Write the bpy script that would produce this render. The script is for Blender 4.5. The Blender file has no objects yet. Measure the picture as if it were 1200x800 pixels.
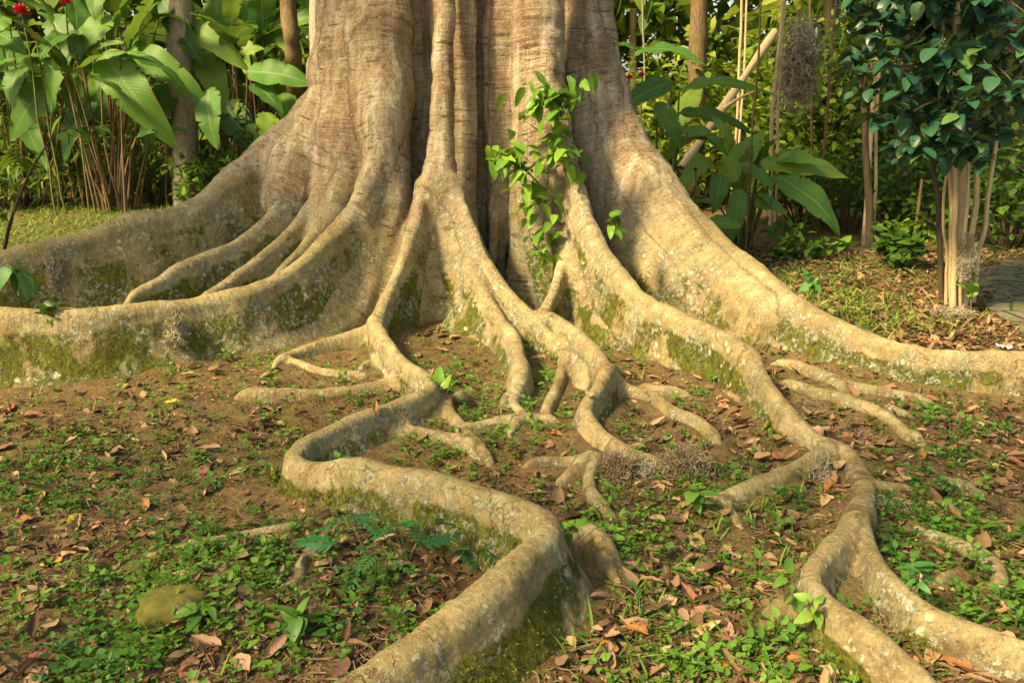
import bpy, math, random, time
import numpy as np
from mathutils import Vector, Matrix, kdtree
_T0 = time.time()
rng = np.random.default_rng(7)
random.seed(7)
SC = bpy.context.scene
COL = SC.collection
R = math.radians

# ------------------------------------------------------------------ camera, sky, sun, exposure
CAM_H, PITCH, FPX = 1.5, R(15.6), 1000.0       # metres, radians, focal length in 1200-px units
cam_d = bpy.data.cameras.new('camera'); cam = bpy.data.objects.new('camera', cam_d); COL.objects.link(cam)
cam.location = (0, 0, CAM_H); cam.rotation_euler = (math.pi/2 - PITCH, 0, 0)
cam_d.sensor_width = 36; cam_d.lens = 30; cam_d.clip_start = 0.05; cam_d.clip_end = 2000
SC.camera = cam
SUN_EL, SUN_AZ = R(44), R(234)                 # azimuth clockwise from +Y (view direction): behind the camera, to its left
w = bpy.data.worlds.new('World'); SC.world = w; w.use_nodes = True
nt = w.node_tree; bg = nt.nodes['Background']
sky = nt.nodes.new('ShaderNodeTexSky'); sky.sky_type = 'NISHITA'; sky.sun_disc = False
sky.sun_elevation = SUN_EL; sky.sun_rotation = SUN_AZ; sky.air_density = 1.0; sky.dust_density = 3.0
wb = nt.nodes.new('ShaderNodeMix'); wb.data_type = 'RGBA'; wb.blend_type = 'MULTIPLY'; wb.inputs[0].default_value = 1
wb.inputs[7].default_value = (1.0, .92, .68, 1)  # the photograph's warm white balance
nt.links.new(sky.outputs[0], wb.inputs[6]); nt.links.new(wb.outputs[2], bg.inputs[0]); bg.inputs[1].default_value = 0.125
sun_d = bpy.data.lights.new('sun', 'SUN'); sun = bpy.data.objects.new('sun', sun_d); COL.objects.link(sun)
sun_d.energy = 4.8; sun_d.angle = R(9); sun_d.color = (1.0, 0.77, 0.45)
_sd = Vector((math.sin(SUN_AZ)*math.cos(SUN_EL), math.cos(SUN_AZ)*math.cos(SUN_EL), math.sin(SUN_EL)))
sun.rotation_euler = _sd.to_track_quat('Z', 'Y').to_euler(); sun.location = (-4, -4, 9)
SC.view_settings.view_transform = 'Standard'; SC.view_settings.look = 'None'
SC.view_settings.gamma = 1; SC.view_settings.use_curve_mapping = False
SC.view_settings.exposure = 1.25
SC.cycles.use_denoising = True
SC.cycles.max_bounces = 6; SC.cycles.diffuse_bounces = 3; SC.cycles.glossy_bounces = 2
SC.cycles.transmission_bounces = 4; SC.cycles.transparent_max_bounces = 6

# ------------------------------------------------------------------ helpers
cp, sp = math.cos(PITCH), math.sin(PITCH)
def row_depth(gy, z=0.0):                       # distance of the ground (height z) seen at picture row gy
    a = PITCH + np.arctan((gy-400)/FPX)
    return (CAM_H - z)/np.tan(a)
def at(px, py, Y):                              # world point on the view ray through (px, py) at distance Y
    a = PITCH + math.atan((py-400)/FPX)
    z = CAM_H - Y*math.tan(a)
    d = Y*cp + (CAM_H - z)*sp
    return np.array(((px-600)/FPX*d, Y, z))
def on_ground(px, py, z=0.0):
    Y = row_depth(py, z); return at(px, py, Y)
def tag(o, label=None, cat=None, group=None, kind=None):
    if label: o['label'] = label
    if cat: o['category'] = cat
    if group: o['group'] = group
    if kind: o['kind'] = kind
    return o
def empty(name, loc=(0, 0, 0), rz=0.0, label=None, cat=None, group=None):
    o = bpy.data.objects.new(name, None); COL.objects.link(o)
    o.location = loc; o.rotation_euler = (0, 0, rz); o.empty_display_size = .1
    return tag(o, label, cat, group)
def add(name, me, mat=None, parent=None, loc=None):
    o = bpy.data.objects.new(name, me); COL.objects.link(o)
    if mat is not None and not me.materials: me.materials.append(mat)
    if parent is not None: o.parent = parent
    if loc is not None: o.location = loc
    return o
def np_mesh(name, V, F, smooth=True, attrs=None, uv=None):
    V = np.asarray(V, np.float32); F = np.asarray(F, np.int32)
    me = bpy.data.meshes.new(name); k = F.shape[1]
    me.vertices.add(len(V)); me.vertices.foreach_set('co', V.ravel())
    me.loops.add(F.size); me.loops.foreach_set('vertex_index', F.ravel())
    me.polygons.add(len(F)); me.polygons.foreach_set('loop_start', np.arange(0, F.size, k, dtype=np.int32))
    me.update(calc_edges=True)
    if smooth: me.polygons.foreach_set('use_smooth', np.ones(len(F), bool))
    if uv is not None:
        l = me.uv_layers.new(name='UVMap'); l.data.foreach_set('uv', np.asarray(uv, np.float32)[F.ravel()].ravel())
    for n, a in (attrs or {}).items():
        t = me.attributes.new(n, 'FLOAT', 'POINT'); t.data.foreach_set('value', np.asarray(a, np.float32))
    me.validate(); return me
def _hash(ix, iy, iz, seed):
    h = (ix.astype(np.int64)*73856093) ^ (iy.astype(np.int64)*19349663) ^ (iz.astype(np.int64)*83492791) ^ (seed*2654435761)
    h = (h ^ (h >> 13))*1274126177 & 0x7fffffff
    h = (h ^ (h >> 15)) & 0xffff
    return h.astype(np.float32)/32767.5 - 1
def noise(x, y, z, scale=1.0, seed=0):          # smooth value noise in -1..1
    x = np.asarray(x)*scale; y = np.asarray(y)*scale; z = np.asarray(z)*scale + 0*x
    x0, y0, z0 = np.floor(x), np.floor(y), np.floor(z)
    fx, fy, fz = x-x0, y-y0, z-z0
    fx, fy, fz = fx*fx*(3-2*fx), fy*fy*(3-2*fy), fz*fz*(3-2*fz)
    out = 0
    for a in (0, 1):
        for b in (0, 1):
            for c in (0, 1):
                wgt = (fx if a else 1-fx)*(fy if b else 1-fy)*(fz if c else 1-fz)
                out = out + wgt*_hash(x0+a, y0+b, z0+c, seed)
    return out
def fbm(x, y, z, scale, seed=0, octaves=3):
    return sum(noise(x, y, z, scale*2**i, seed+i)*.5**i for i in range(octaves))/(2-.5**(octaves-1))
def sstep(a, b, x):
    t = np.clip((x-a)/(b-a), 0, 1); return t*t*(3-2*t)
def catmull(P, step):                           # smooth a control polyline (rows of any width), sampled about every `step`
    P = np.asarray(P, float); out = []
    Q = np.vstack([2*P[0]-P[1], P, 2*P[-1]-P[-2]])
    for i in range(1, len(Q)-2):
        n = max(1, int(np.ceil(np.linalg.norm(Q[i+1][:3]-Q[i][:3])/step)))
        for t in np.arange(n)/n:
            a, b, c, d = Q[i-1], Q[i], Q[i+1], Q[i+2]
            out.append(.5*(2*b+(c-a)*t+(2*a-5*b+4*c-d)*t*t+(3*b-a-3*c+d)*t**3))
    out.append(P[-1]); return np.array(out)

# node helper ---------------------------------------------------------------
class NT:
    def __init__(s, name):
        s.m = bpy.data.materials.new(name); s.m.use_nodes = True; s.t = s.m.node_tree
        s.b = s.t.nodes['Principled BSDF']; s.b.inputs['Specular IOR Level'].default_value = .25
        s.out = s.t.nodes['Material Output']
    def n(s, typ, **kw):
        nd = s.t.nodes.new('ShaderNode'+typ)
        for k, v in kw.items():
            if isinstance(k, str) and k.startswith('i_'): nd.inputs[k[2:]].default_value = v
            else: setattr(nd, k, v)
        return nd
    def l(s, a, b): s.t.links.new(a, b)
    def pos(s): return s.n('TexCoord').outputs['Object']
    def scale(s, vec, sc):
        m = s.n('Mapping'); m.inputs['Scale'].default_value = sc; s.l(vec, m.inputs['Vector']); return m.outputs[0]
    def noise(s, vec, sc, det=4, rough=.55, dist=0):
        nd = s.n('TexNoise'); nd.inputs['Scale'].default_value = sc; nd.inputs['Detail'].default_value = det
        nd.inputs['Roughness'].default_value = rough; nd.inputs['Distortion'].default_value = dist
        s.l(vec, nd.inputs['Vector']); return nd.outputs['Fac']
    def ramp(s, fac, stops, interp='LINEAR'):
        nd = s.n('ValToRGB'); e = nd.color_ramp.elements; nd.color_ramp.interpolation = interp
        while len(e) > 1: e.remove(e[-1])
        e[0].position = stops[0][0]; e[0].color = (*stops[0][1], 1) if not np.isscalar(stops[0][1]) else (*[stops[0][1]]*3, 1)
        for p_, c in stops[1:]:
            x = e.new(p_); x.color = (*c, 1) if not np.isscalar(c) else (c, c, c, 1)
        s.l(fac, nd.inputs[0]); return nd.outputs[0]
    def mix(s, fac, a, b, mode='MIX'):
        nd = s.n('Mix', data_type='RGBA', blend_type=mode)
        for v, sock in ((fac, nd.inputs[0]), (a, nd.inputs[6]), (b, nd.inputs[7])):
            if hasattr(v, 'links') or hasattr(v, 'is_linked'): s.l(v, sock)
            else: sock.default_value = v if np.isscalar(v) else (*v, 1)
        return nd.outputs[2]
    def math(s, op, a, b=0.0, c=0.0):
        nd = s.n('Math', operation=op)
        for v, sock in zip((a, b, c), nd.inputs):
            if hasattr(v, 'is_linked'): s.l(v, sock)
            else: sock.default_value = v
        return nd.outputs[0]
    def map(s, v, a, b, c=0.0, d=1.0):
        nd = s.n('MapRange'); nd.interpolation_type = 'SMOOTHSTEP'
        s.l(v, nd.inputs[0])
        for i, q in enumerate((a, b, c, d)): nd.inputs[i+1].default_value = q
        return nd.outputs[0]
    def attr(s, name): return s.n('Attribute', attribute_name=name).outputs['Fac']
    def bump(s, h, strength, dist, prev=None):
        nd = s.n('Bump'); nd.inputs['Strength'].default_value = strength; nd.inputs['Distance'].default_value = dist
        s.l(h, nd.inputs['Height'])
        if prev is not None: s.l(prev, nd.inputs['Normal'])
        return nd.outputs[0]
    def done(s, col, rough=.8, normal=None, spec=None):
        if hasattr(col, 'is_linked'): s.l(col, s.b.inputs['Base Color'])
        else: s.b.inputs['Base Color'].default_value = (*col, 1)
        s.b.inputs['Roughness'].default_value = rough
        if spec is not None: s.b.inputs['Specular IOR Level'].default_value = spec
        if normal is not None: s.l(normal, s.b.inputs['Normal'])
        return s.m

# ------------------------------------------------------------------ the buttress tree: ridge lines, swept and blended into one bark skin
# every ridge: (part name, flare left, flare right, blend, [(px, py, ground row or distance, radius), ...])
def D(v): return v if v < 20 else row_depth(v)
TRUNK, LB, LF, CB, RF, RB = 'trunk', 'buttress back left', 'buttress front left', 'buttress centre', 'buttress front right', 'buttress back right'
RIDGES = [
 # broad lobes and ribs of the trunk
 (TRUNK, 0, 0, .10, [(422,-260,6.75,.29),(422,-60,6.75,.29),(418,40,6.72,.29),(402,120,6.62,.27),(362,190,6.45,.26),(335,235,6.3,.18)]),
 (TRUNK, 0, 0, .10, [(446,-260,6.5,.25),(446,-60,6.48,.25),(446,30,6.42,.25),(448,90,6.35,.22),(450,140,6.2,.17)]),
 (TRUNK, 0, 0, .05, [(546,-260,6.42,.09),(546,-60,6.42,.09),(545,100,6.40,.09),(546,250,6.36,.09),(556,330,6.3,.08)]),
 (TRUNK, 0, 0, .05, [(591,-260,6.52,.17),(591,-60,6.52,.17),(591,100,6.52,.17),(590,200,6.5,.15),(588,300,6.44,.10),(590,345,6.40,.08)]),
 (TRUNK, 0, 0, .03, [(580,250,6.34,.035),(577,300,6.3,.04),(572,335,6.22,.04)]),
 (TRUNK, 0, 0, .03, [(602,270,6.34,.03),(600,310,6.32,.035),(594,350,6.24,.04)]),
 (TRUNK, 0, 0, .06, [(674,-260,6.75,.16),(674,-60,6.75,.16),(676,60,6.72,.15),(690,150,6.62,.16),(715,220,6.45,.16),(750,280,6.2,.14),(790,330,5.9,.10)]),
 (TRUNK, 0, 0, .05, [(697,-260,6.9,.13),(697,-60,6.9,.13),(700,40,6.86,.13),(712,110,6.75,.13),(740,180,6.55,.13),(790,260,6.2,.11)]),
 (TRUNK, 0, 0, .14, [(428,20,6.55,.2),(424,90,6.5,.2),(416,150,6.4,.2),(400,215,6.22,.16),(378,270,5.95,.11),(350,310,5.7,.06)]),
 # left buttresses
 (LB, .30, .30, .20, [(415,-260,7.2,.20),(415,-40,7.2,.20),(413,10,7.18,.20),(409,60,7.1,.19),(388,110,7.0,.18),(340,163,6.85,.16),(287,204,6.6,.14),(232,247,6.28,.12),(185,262,6.08,.10),(150,266,5.95,.10),(95,286,5.74,.09),(30,300,5.55,.085),(0,306,5.48,.085),(-150,318,5.3,.09),(-330,335,5.1,.09)]),
 (LB, .35, .35, .06, [(352,208,6.3,.07),(328,245,6.15,.06),(300,272,6.0,.05),(277,286,5.88,.045),(250,298,5.75,.045),(213,315,5.56,.045),(187,331,5.42,.04),(160,345,5.28,.035),(150,357,5.18,.03)]),
 (LB, .30, .30, .05, [(392,205,6.25,.07),(352,260,6.0,.05),(320,291,5.8,.045),(275,326,5.52,.035),(240,347,5.32,.03)]),
 (LB, .30, .30, .05, [(408,222,6.15,.06),(378,268,5.9,.045),(346,300,5.66,.04),(320,328,5.45,.03)]),
 (LF, .30, .22, .08, [(449,60,6.3,.11),(450,110,6.2,.12),(449,150,6.1,.105),(441,192,6.0,.09),(426,228,5.88,.08),(401,268,5.74,.075),(370,297,5.5,.07),(330,328,5.25,.065),(290,346,5.06,.065),(250,356,4.94,.065),(200,363,4.78,.065),(150,369,4.65,.07),(100,374,4.55,.07),(50,377,4.5,.075),(0,376,4.46,.075),(-150,372,4.4,.08),(-330,372,4.35,.09)]),
 (LF, .05, .05, .07, [(470,190,6.15,.06),(462,240,6.0,.06),(447,300,5.85,.06),(430,345,5.7,.05),(415,380,5.55,.04)]),
 # centre rib and its two legs
 (CB, 0, 0, .05, [(520,-260,6.2,.075),(520,-60,6.18,.075),(520,20,6.16,.075),(519,70,6.12,.08),(518,130,6.08,.09),(517,175,6.04,.105),(516,205,6.0,.12),(516,216,5.99,.11)]),
 (CB, .02, .02, .03, [(492,214,5.97,.03),(503,210,5.92,.035),(516,211,5.9,.035),(530,209,5.92,.035),(541,212,5.97,.03)]),
 (CB, .15, .55, .07, [(497,222,5.96,.06),(491,240,5.86,.05),(484,270,5.72,.045),(474,303,5.58,.045),(462,331,5.46,.045),(450,355,5.34,.045),(440,379,5.18,.045)]),
 (CB, .55, .30, .07, [(536,222,5.96,.06),(542,240,5.86,.05),(550,266,5.76,.045),(563,297,5.64,.045),(587,334,5.48,.045),(613,362,5.3,.045),(632,383,5.12,.042),(653,400,4.95,.04),(669,409,4.82,.035)]),
 (CB, .1, .1, .10, [(516,225,6.05,.10),(505,270,5.98,.12),(505,330,5.92,.14),(508,400,5.85,.16)]),
 (CB, .12, .12, .07, [(530,250,5.95,.08),(545,310,5.8,.08),(556,345,5.62,.07)]),
 (CB, .40, .50, .07, [(550,315,5.6,.05),(573,357,5.35,.05),(587,377,5.2,.048),(600,396,4.88,.048),(608,418,4.53,.048),(610,442,4.24,.05),(604,460,4.07,.052),(595,472,3.98,.05)]),
 ('surface root', .15, .15, .04, [(520,468,4.05,.025),(530,463,4.10,.032),(548,460,4.13,.034),(567,459,4.12,.034),(586,464,4.07,.03)]),
 ('surface root', .22, .22, .04, [(443,385,5.15,.045),(413,393,5.06,.04),(385,400,4.98,.038),(363,407,4.9,.036),(333,420,4.74,.034),(318,433,4.6,.03),(302,448,4.44,.025)]),
 ('winding front root', .60, .30, .06, [(440,379,5.18,.045),(449,396,4.84,.045),(466,419,4.47,.042),(489,437,4.21,.04),(506,452,4.03,.04),(500,465,3.91,.04),(473,475,3.78,.04),(433,488,3.61,.042),(400,501,3.46,.043),(370,516,3.33,.044),(352,530,3.22,.046),(345,545,3.12,.048),(360,552,3.07,.05),(390,551,3.02,.05),(430,552,2.94,.05),(480,562,2.81,.052),(530,576,2.69,.055),(580,590,2.58,.058),(615,603,2.49,.06),(640,620,2.39,.06),(638,635,2.30,.06),(617,657,2.20,.06),(586,688,2.08,.06),(546,722,1.96,.062),(500,756,1.85,.065),(450,796,1.74,.068),(400,842,1.63,.072),(350,902,1.52,.08)]),
 ('surface root', .5, .5, .05, [(480,436,4.42,.03),(455,449,4.34,.035),(420,457,4.27,.03),(390,461,4.22,.03),(330,463,4.16,.04),(285,466,4.12,.045),(240,473,4.08,.035)]),
 ('surface root', .2, .2, .04, [(543,505,3.75,.03),(558,528,3.52,.03),(578,553,3.3,.03),(596,566,3.2,.03)]),
 ('surface root', .2, .2, .04, [(592,566,3.2,.03),(612,551,3.28,.028),(640,546,3.32,.028),(690,544,3.34,.026),(727,536,3.42,.03)]),
 ('surface root', .5, .5, .05, [(660,605,2.75,.045),(700,628,2.62,.05),(735,652,2.49,.05),(752,664,2.44,.04)]),
 # loop left of the right buttress
 ('looping root', .15, .04, .05, [(661,235,6.1,.05),(663,268,5.9,.048),(659,303,5.72,.046),(650,338,5.54,.044),(640,362,5.38,.042),(634,373,5.28,.042),(645,377,5.2,.045)]),
 ('looping root', .45, .50, .06, [(634,373,5.28,.042),(645,377,5.2,.045),(662,382,5.12,.045),(684,398,4.68,.043),(701,418,4.38,.042),(710,436,4.14,.04),(704,454,3.93,.04),(691,471,3.79,.04),(687,486,3.69,.04),(697,502,3.57,.042),(713,518,3.47,.042),(727,535,3.40,.04)]),
 ('surface root', .35, .35, .06, [(712,436,4.14,.04),(735,458,4.16,.04),(757,478,4.08,.04),(775,500,3.95,.035)]),
 ('surface root', .35, .35, .06, [(668,409,4.84,.03),(672,440,4.7,.035),(680,470,4.5,.04),(672,500,4.1,.03)]),
 ('surface root', .25, .25, .05, [(735,462,4.38,.03),(770,478,4.2,.03),(810,483,4.12,.03),(845,485,4.06,.03)]),
 ('surface root', .4, .4, .05, [(525,468,4.05,.022),(530,488,3.86,.028),(543,506,3.70,.03),(556,520,3.58,.028)]),
 ('surface root', .5, .5, .05, [(440,496,3.74,.02),(466,504,3.70,.028),(500,511,3.64,.03),(533,520,3.56,.03),(560,538,3.40,.03),(580,556,3.26,.026)]),
 ('surface root', .45, .45, .06, [(725,533,3.40,.03),(745,548,3.32,.036),(775,560,3.28,.036),(805,560,3.28,.03),(840,548,3.36,.026),(862,540,3.42,.02)]),
 ('surface root', .4, .4, .05, [(765,488,4.1,.03),(785,505,3.9,.03),(815,520,3.72,.03),(838,540,3.52,.028),(850,560,3.32,.024)]),
 ('surface root', .4, .4, .05, [(662,420,4.85,.03),(658,452,4.5,.03),(652,480,4.2,.03),(640,505,3.9,.03),(646,528,3.62,.026)]),
 ('surface root', .4, .4, .05, [(690,545,3.36,.025),(668,562,3.2,.028),(640,572,3.1,.028),(610,570,3.1,.022)]),
 ('surface root', .4, .4, .05, [(408,440,4.5,.02),(425,430,4.62,.026),(442,420,4.74,.028),(452,405,4.86,.025)]),
 ('surface root', .4, .4, .04, [(1112,618,2.86,.016),(1140,628,2.79,.022),(1175,636,2.74,.024),(1230,656,2.62,.022)]),
 ('surface root', .4, .4, .04, [(1085,560,3.26,.018),(1120,584,3.08,.022),(1165,596,2.99,.022),(1220,602,2.95,.02)]),
 ('surface root', .4, .4, .04, [(690,640,2.63,.016),(730,690,2.38,.018),(752,716,2.27,.014)]),
 ('surface root', .3, .3, .04, [(596,470,4.0,.02),(612,492,3.84,.022),(600,515,3.66,.024),(612,545,3.42,.022)]),
 ('surface root', .3, .3, .04, [(540,510,3.7,.018),(585,500,3.78,.022),(640,500,3.78,.022),(690,515,3.64,.02)]),
 ('surface root', .3, .3, .04, [(700,545,3.36,.02),(690,580,3.1,.024),(712,610,2.88,.024),(760,625,2.78,.018)]),
 ('surface root', .3, .3, .04, [(340,425,4.72,.02),(380,440,4.52,.026),(430,445,4.48,.028),(465,436,4.56,.026)]),
 ('surface root', .15, .15, .03, [(225,720,2.3,.010),(262,690,2.44,.014),(300,672,2.52,.014),(348,668,2.55,.016)]),
 ('surface root', .3, .3, .04, [(1075,712,2.3,.02),(1110,690,2.42,.022),(1150,668,2.52,.022)]),
 # right front buttress and its winding root
 (RF, .50, .14, .06, [(631,-260,6.2,.13),(631,-60,6.18,.13),(632,0,6.16,.125),(634,50,6.12,.12),(641,100,6.06,.11),(653,140,6.0,.095),(664,187,5.9,.085),(675,222,5.78,.08),(692,274,5.6,.07),(720,318,5.3,.062),(745,344,5.08,.058),(767,362,4.92,.055),(800,380,4.68,.055),(833,392,4.5,.055),(858,405,4.36,.055),(876,419,4.22,.055)]),
 (RF, .50, .40, .06, [(876,419,4.22,.055),(889,438,4.06,.052),(900,455,3.93,.05),(920,482,3.72,.048),(942,507,3.54,.048),(960,520,3.46,.047),(984,527,3.40,.045),(997,538,3.33,.045),(1006,557,3.18,.047),(1014,582,3.0,.048),(1006,606,2.74,.05),(992,630,2.57,.048),(972,648,2.44,.045),(956,665,2.34,.043),(949,680,2.27,.042),(960,699,2.18,.042),(986,723,2.08,.042),(1012,743,2.00,.04),(1040,766,1.93,.037),(1067,789,1.87,.034),(1090,811,1.81,.033),(1130,860,1.68,.03)]),
 (RF, .30, .40, .035, [(1003,611,2.71,.045),(1014,636,2.54,.038),(1028,667,2.37,.035),(1048,690,2.24,.035),(1081,714,2.14,.035),(1120,734,2.07,.035),(1160,750,2.02,.035),(1210,769,1.96,.035),(1300,800,1.9,.035)]),
 (RF, .30, .35, .05, [(968,528,3.40,.045),(943,545,3.25,.045),(910,561,3.13,.042),(867,578,3.02,.038),(845,588,2.96,.036),(820,588,2.98,.03),(795,580,3.04,.028)]),
 (RF, .1, .1, .03, [(846,590,2.95,.03),(860,609,2.84,.026),(869,632,2.71,.023),(877,650,2.62,.018)]),
 # right back buttress
 (RB, .10, .30, .12, [(680,-260,7.1,.16),(680,-40,7.1,.16),(682,0,7.1,.16),(686,33,7.08,.16),(695,86,7.0,.155),(712,128,6.9,.145),(734,168,6.73,.13),(766,206,6.52,.12),(796,248,6.26,.11),(837,288,6.0,.10),(872,316,5.72,.095),(910,349,5.38,.085),(949,371,5.1,.075),(987,389,4.88,.07),(1027,406,4.68,.066),(1067,416,4.53,.064),(1110,420,4.42,.064),(1150,421,4.36,.064),(1200,426,4.3,.066),(1350,434,4.15,.07),(1500,442,4.0,.07)]),
 (RB, .05, .4, .22, [(690,60,6.72,.16),(712,160,6.58,.17),(752,228,6.32,.17),(800,285,5.98,.15),(850,330,5.6,.12),(900,364,5.3,.08)]),
 # small roots on the ground
 ('surface root', .3, .3, .04, [(885,426,4.75,.035),(933,434,4.62,.038),(973,450,4.4,.036),(1007,460,4.28,.036),(1040,463,4.22,.034),(1087,470,4.12,.03),(1133,482,3.98,.02)]),
 ('surface root', .3, .3, .04, [(900,441,4.5,.035),(950,464,4.22,.036),(987,477,4.06,.036),(1027,493,3.88,.034),(1047,505,3.76,.032),(1077,532,3.52,.03),(1103,557,3.33,.02)]),
 ('surface root', .3, .3, .03, [(975,452,4.38,.02),(1000,470,4.16,.022),(1020,487,4.0,.02)]),
 ('surface root', .3, .3, .03, [(1030,470,4.15,.02),(1045,490,3.96,.022),(1075,500,3.86,.02),(1110,500,3.85,.012)]),
 ('surface root', .3, .3, .04, [(1050,610,2.86,.02),(1083,637,2.69,.026),(1117,653,2.6,.03),(1150,669,2.51,.03),(1169,684,2.43,.028),(1167,703,2.34,.028),(1148,732,2.21,.022)]),
 ('surface root', .3, .3, .03, [(1010,573,3.1,.02),(1060,580,3.06,.025),(1110,572,3.11,.02)]),
 ('surface root', .4, .4, .04, [(918,729,2.26,.03),(900,741,2.20,.036),(884,757,2.12,.04),(874,780,2.03,.04)]),
 ('surface root', .4, .4, .03, [(885,666,2.54,.015),(910,664,2.54,.022),(940,664,2.54,.02)]),
 ('surface root', .15, .15, .02, [(127,671,2.52,.008),(167,662,2.56,.012),(213,652,2.62,.014),(250,646,2.65,.014),(293,639,2.69,.016),(333,631,2.73,.017),(377,622,2.79,.018),(410,624,2.78,.02)]),
 ('surface root', .15, .15, .02, [(405,628,2.76,.018),(388,644,2.66,.02),(366,663,2.56,.02),(353,677,2.48,.022),(352,694,2.40,.018),(335,706,2.35,.014),(313,714,2.31,.012),(290,722,2.27,.008)]),
 ('surface root', .15, .15, .02, [(353,690,2.42,.014),(364,711,2.33,.012),(380,728,2.25,.008)]),
 ('surface root', .15, .15, .02, [(474,680,2.46,.018),(443,713,2.31,.014),(423,734,2.22,.012),(405,758,2.12,.008)]),
 ('surface root', .3, .3, .03, [(70,700,2.38,.01),(82,683,2.46,.01),(115,680,2.48,.011),(131,668,2.53,.01)]),
]
def base_ground(x, y):
    return .022*noise(x, y, 0, 1.3, 11)+.012*noise(x, y, 0, 4.1, 12)+.006*noise(x, y, 0, 11, 13)+.003*noise(x, y, 0, 27, 14) - .012
VOX = 0.02
GX, GY, GZ = (-4.6, 4.4), (1.25, 8.9), (-0.10, 3.3)
ax = [np.arange(a, b, VOX, dtype=np.float32) for a, b in (GX, GY, GZ)]
FLD = np.full([len(a) for a in ax], 1.0, np.float32)
SPINE_P, SPINE_T, SPINE_S, SPINE_R, SPINE_ID = [], [], [], [], []
PARTS = []
def box(lo, hi):
    sl = []
    for i in range(3):
        o = ax[i][0]; a = int(np.clip((lo[i]-o)/VOX, 0, len(ax[i]))); b = int(np.clip((hi[i]-o)/VOX+2, 0, len(ax[i])))
        sl.append(slice(a, b))
    return tuple(sl)
def smin(a, b, k):
    h = np.maximum(k-np.abs(a-b), 0)/k
    return np.minimum(a, b)-h*h*k*.25
_t = time.time()
# trunk core
TC = np.array((-.36, 7.42))
X, Y = ax[0][:, None], ax[1][None, :]
ang = np.arctan2(Y-TC[1], X-TC[0])
core2 = np.sqrt((X-TC[0])**2+(Y-TC[1])**2) - .97 - .06*np.sin(ang*7+1) - .04*np.sin(ang*11)
FLD[:] = core2[:, :, None]
def carve(pts):                                    # hollows and deep folds in the trunk
    P_ = np.array([[*at(px, py, Y_), r_] for px, py, Y_, r_ in pts])
    for a_, b_ in zip(P_[:-1], P_[1:]):
        s_ = box(np.minimum(a_[:3], b_[:3])-.5, np.maximum(a_[:3], b_[:3])+.5)
        x_, y_, z_ = ax[0][s_[0]][:, None, None]-a_[0], ax[1][s_[1]][None, :, None]-a_[1], ax[2][s_[2]][None, None, :]-a_[2]
        v_ = b_[:3]-a_[:3]; t_ = np.clip((x_*v_[0]+y_*v_[1]+z_*v_[2])/(v_@v_), 0, 1)
        d_ = np.sqrt((x_-t_*v_[0])**2+(y_-t_*v_[1])**2+(z_-t_*v_[2])**2)-(a_[3]+(b_[3]-a_[3])*t_)
        FLD[s_] = -smin(-FLD[s_], d_, .06)
CARVE = [[(492,-260,6.45,.06),(492,60,6.45,.06),(489,200,6.42,.075),(474,300,6.3,.09),(458,370,6.1,.08)],
         [(631,200,6.47,.07),(630,255,6.42,.16),(628,310,6.42,.22),(624,360,6.44,.24)], [(628,250,6.65,.14),(626,310,6.7,.24),(624,360,6.7,.26)],
         [(556,-260,6.45,.035),(556,100,6.45,.035),(557,250,6.42,.05),(566,330,6.36,.06)],
         [(652,-260,6.6,.06),(654,60,6.6,.06),(668,170,6.5,.06)]]
_carved = False
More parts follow.
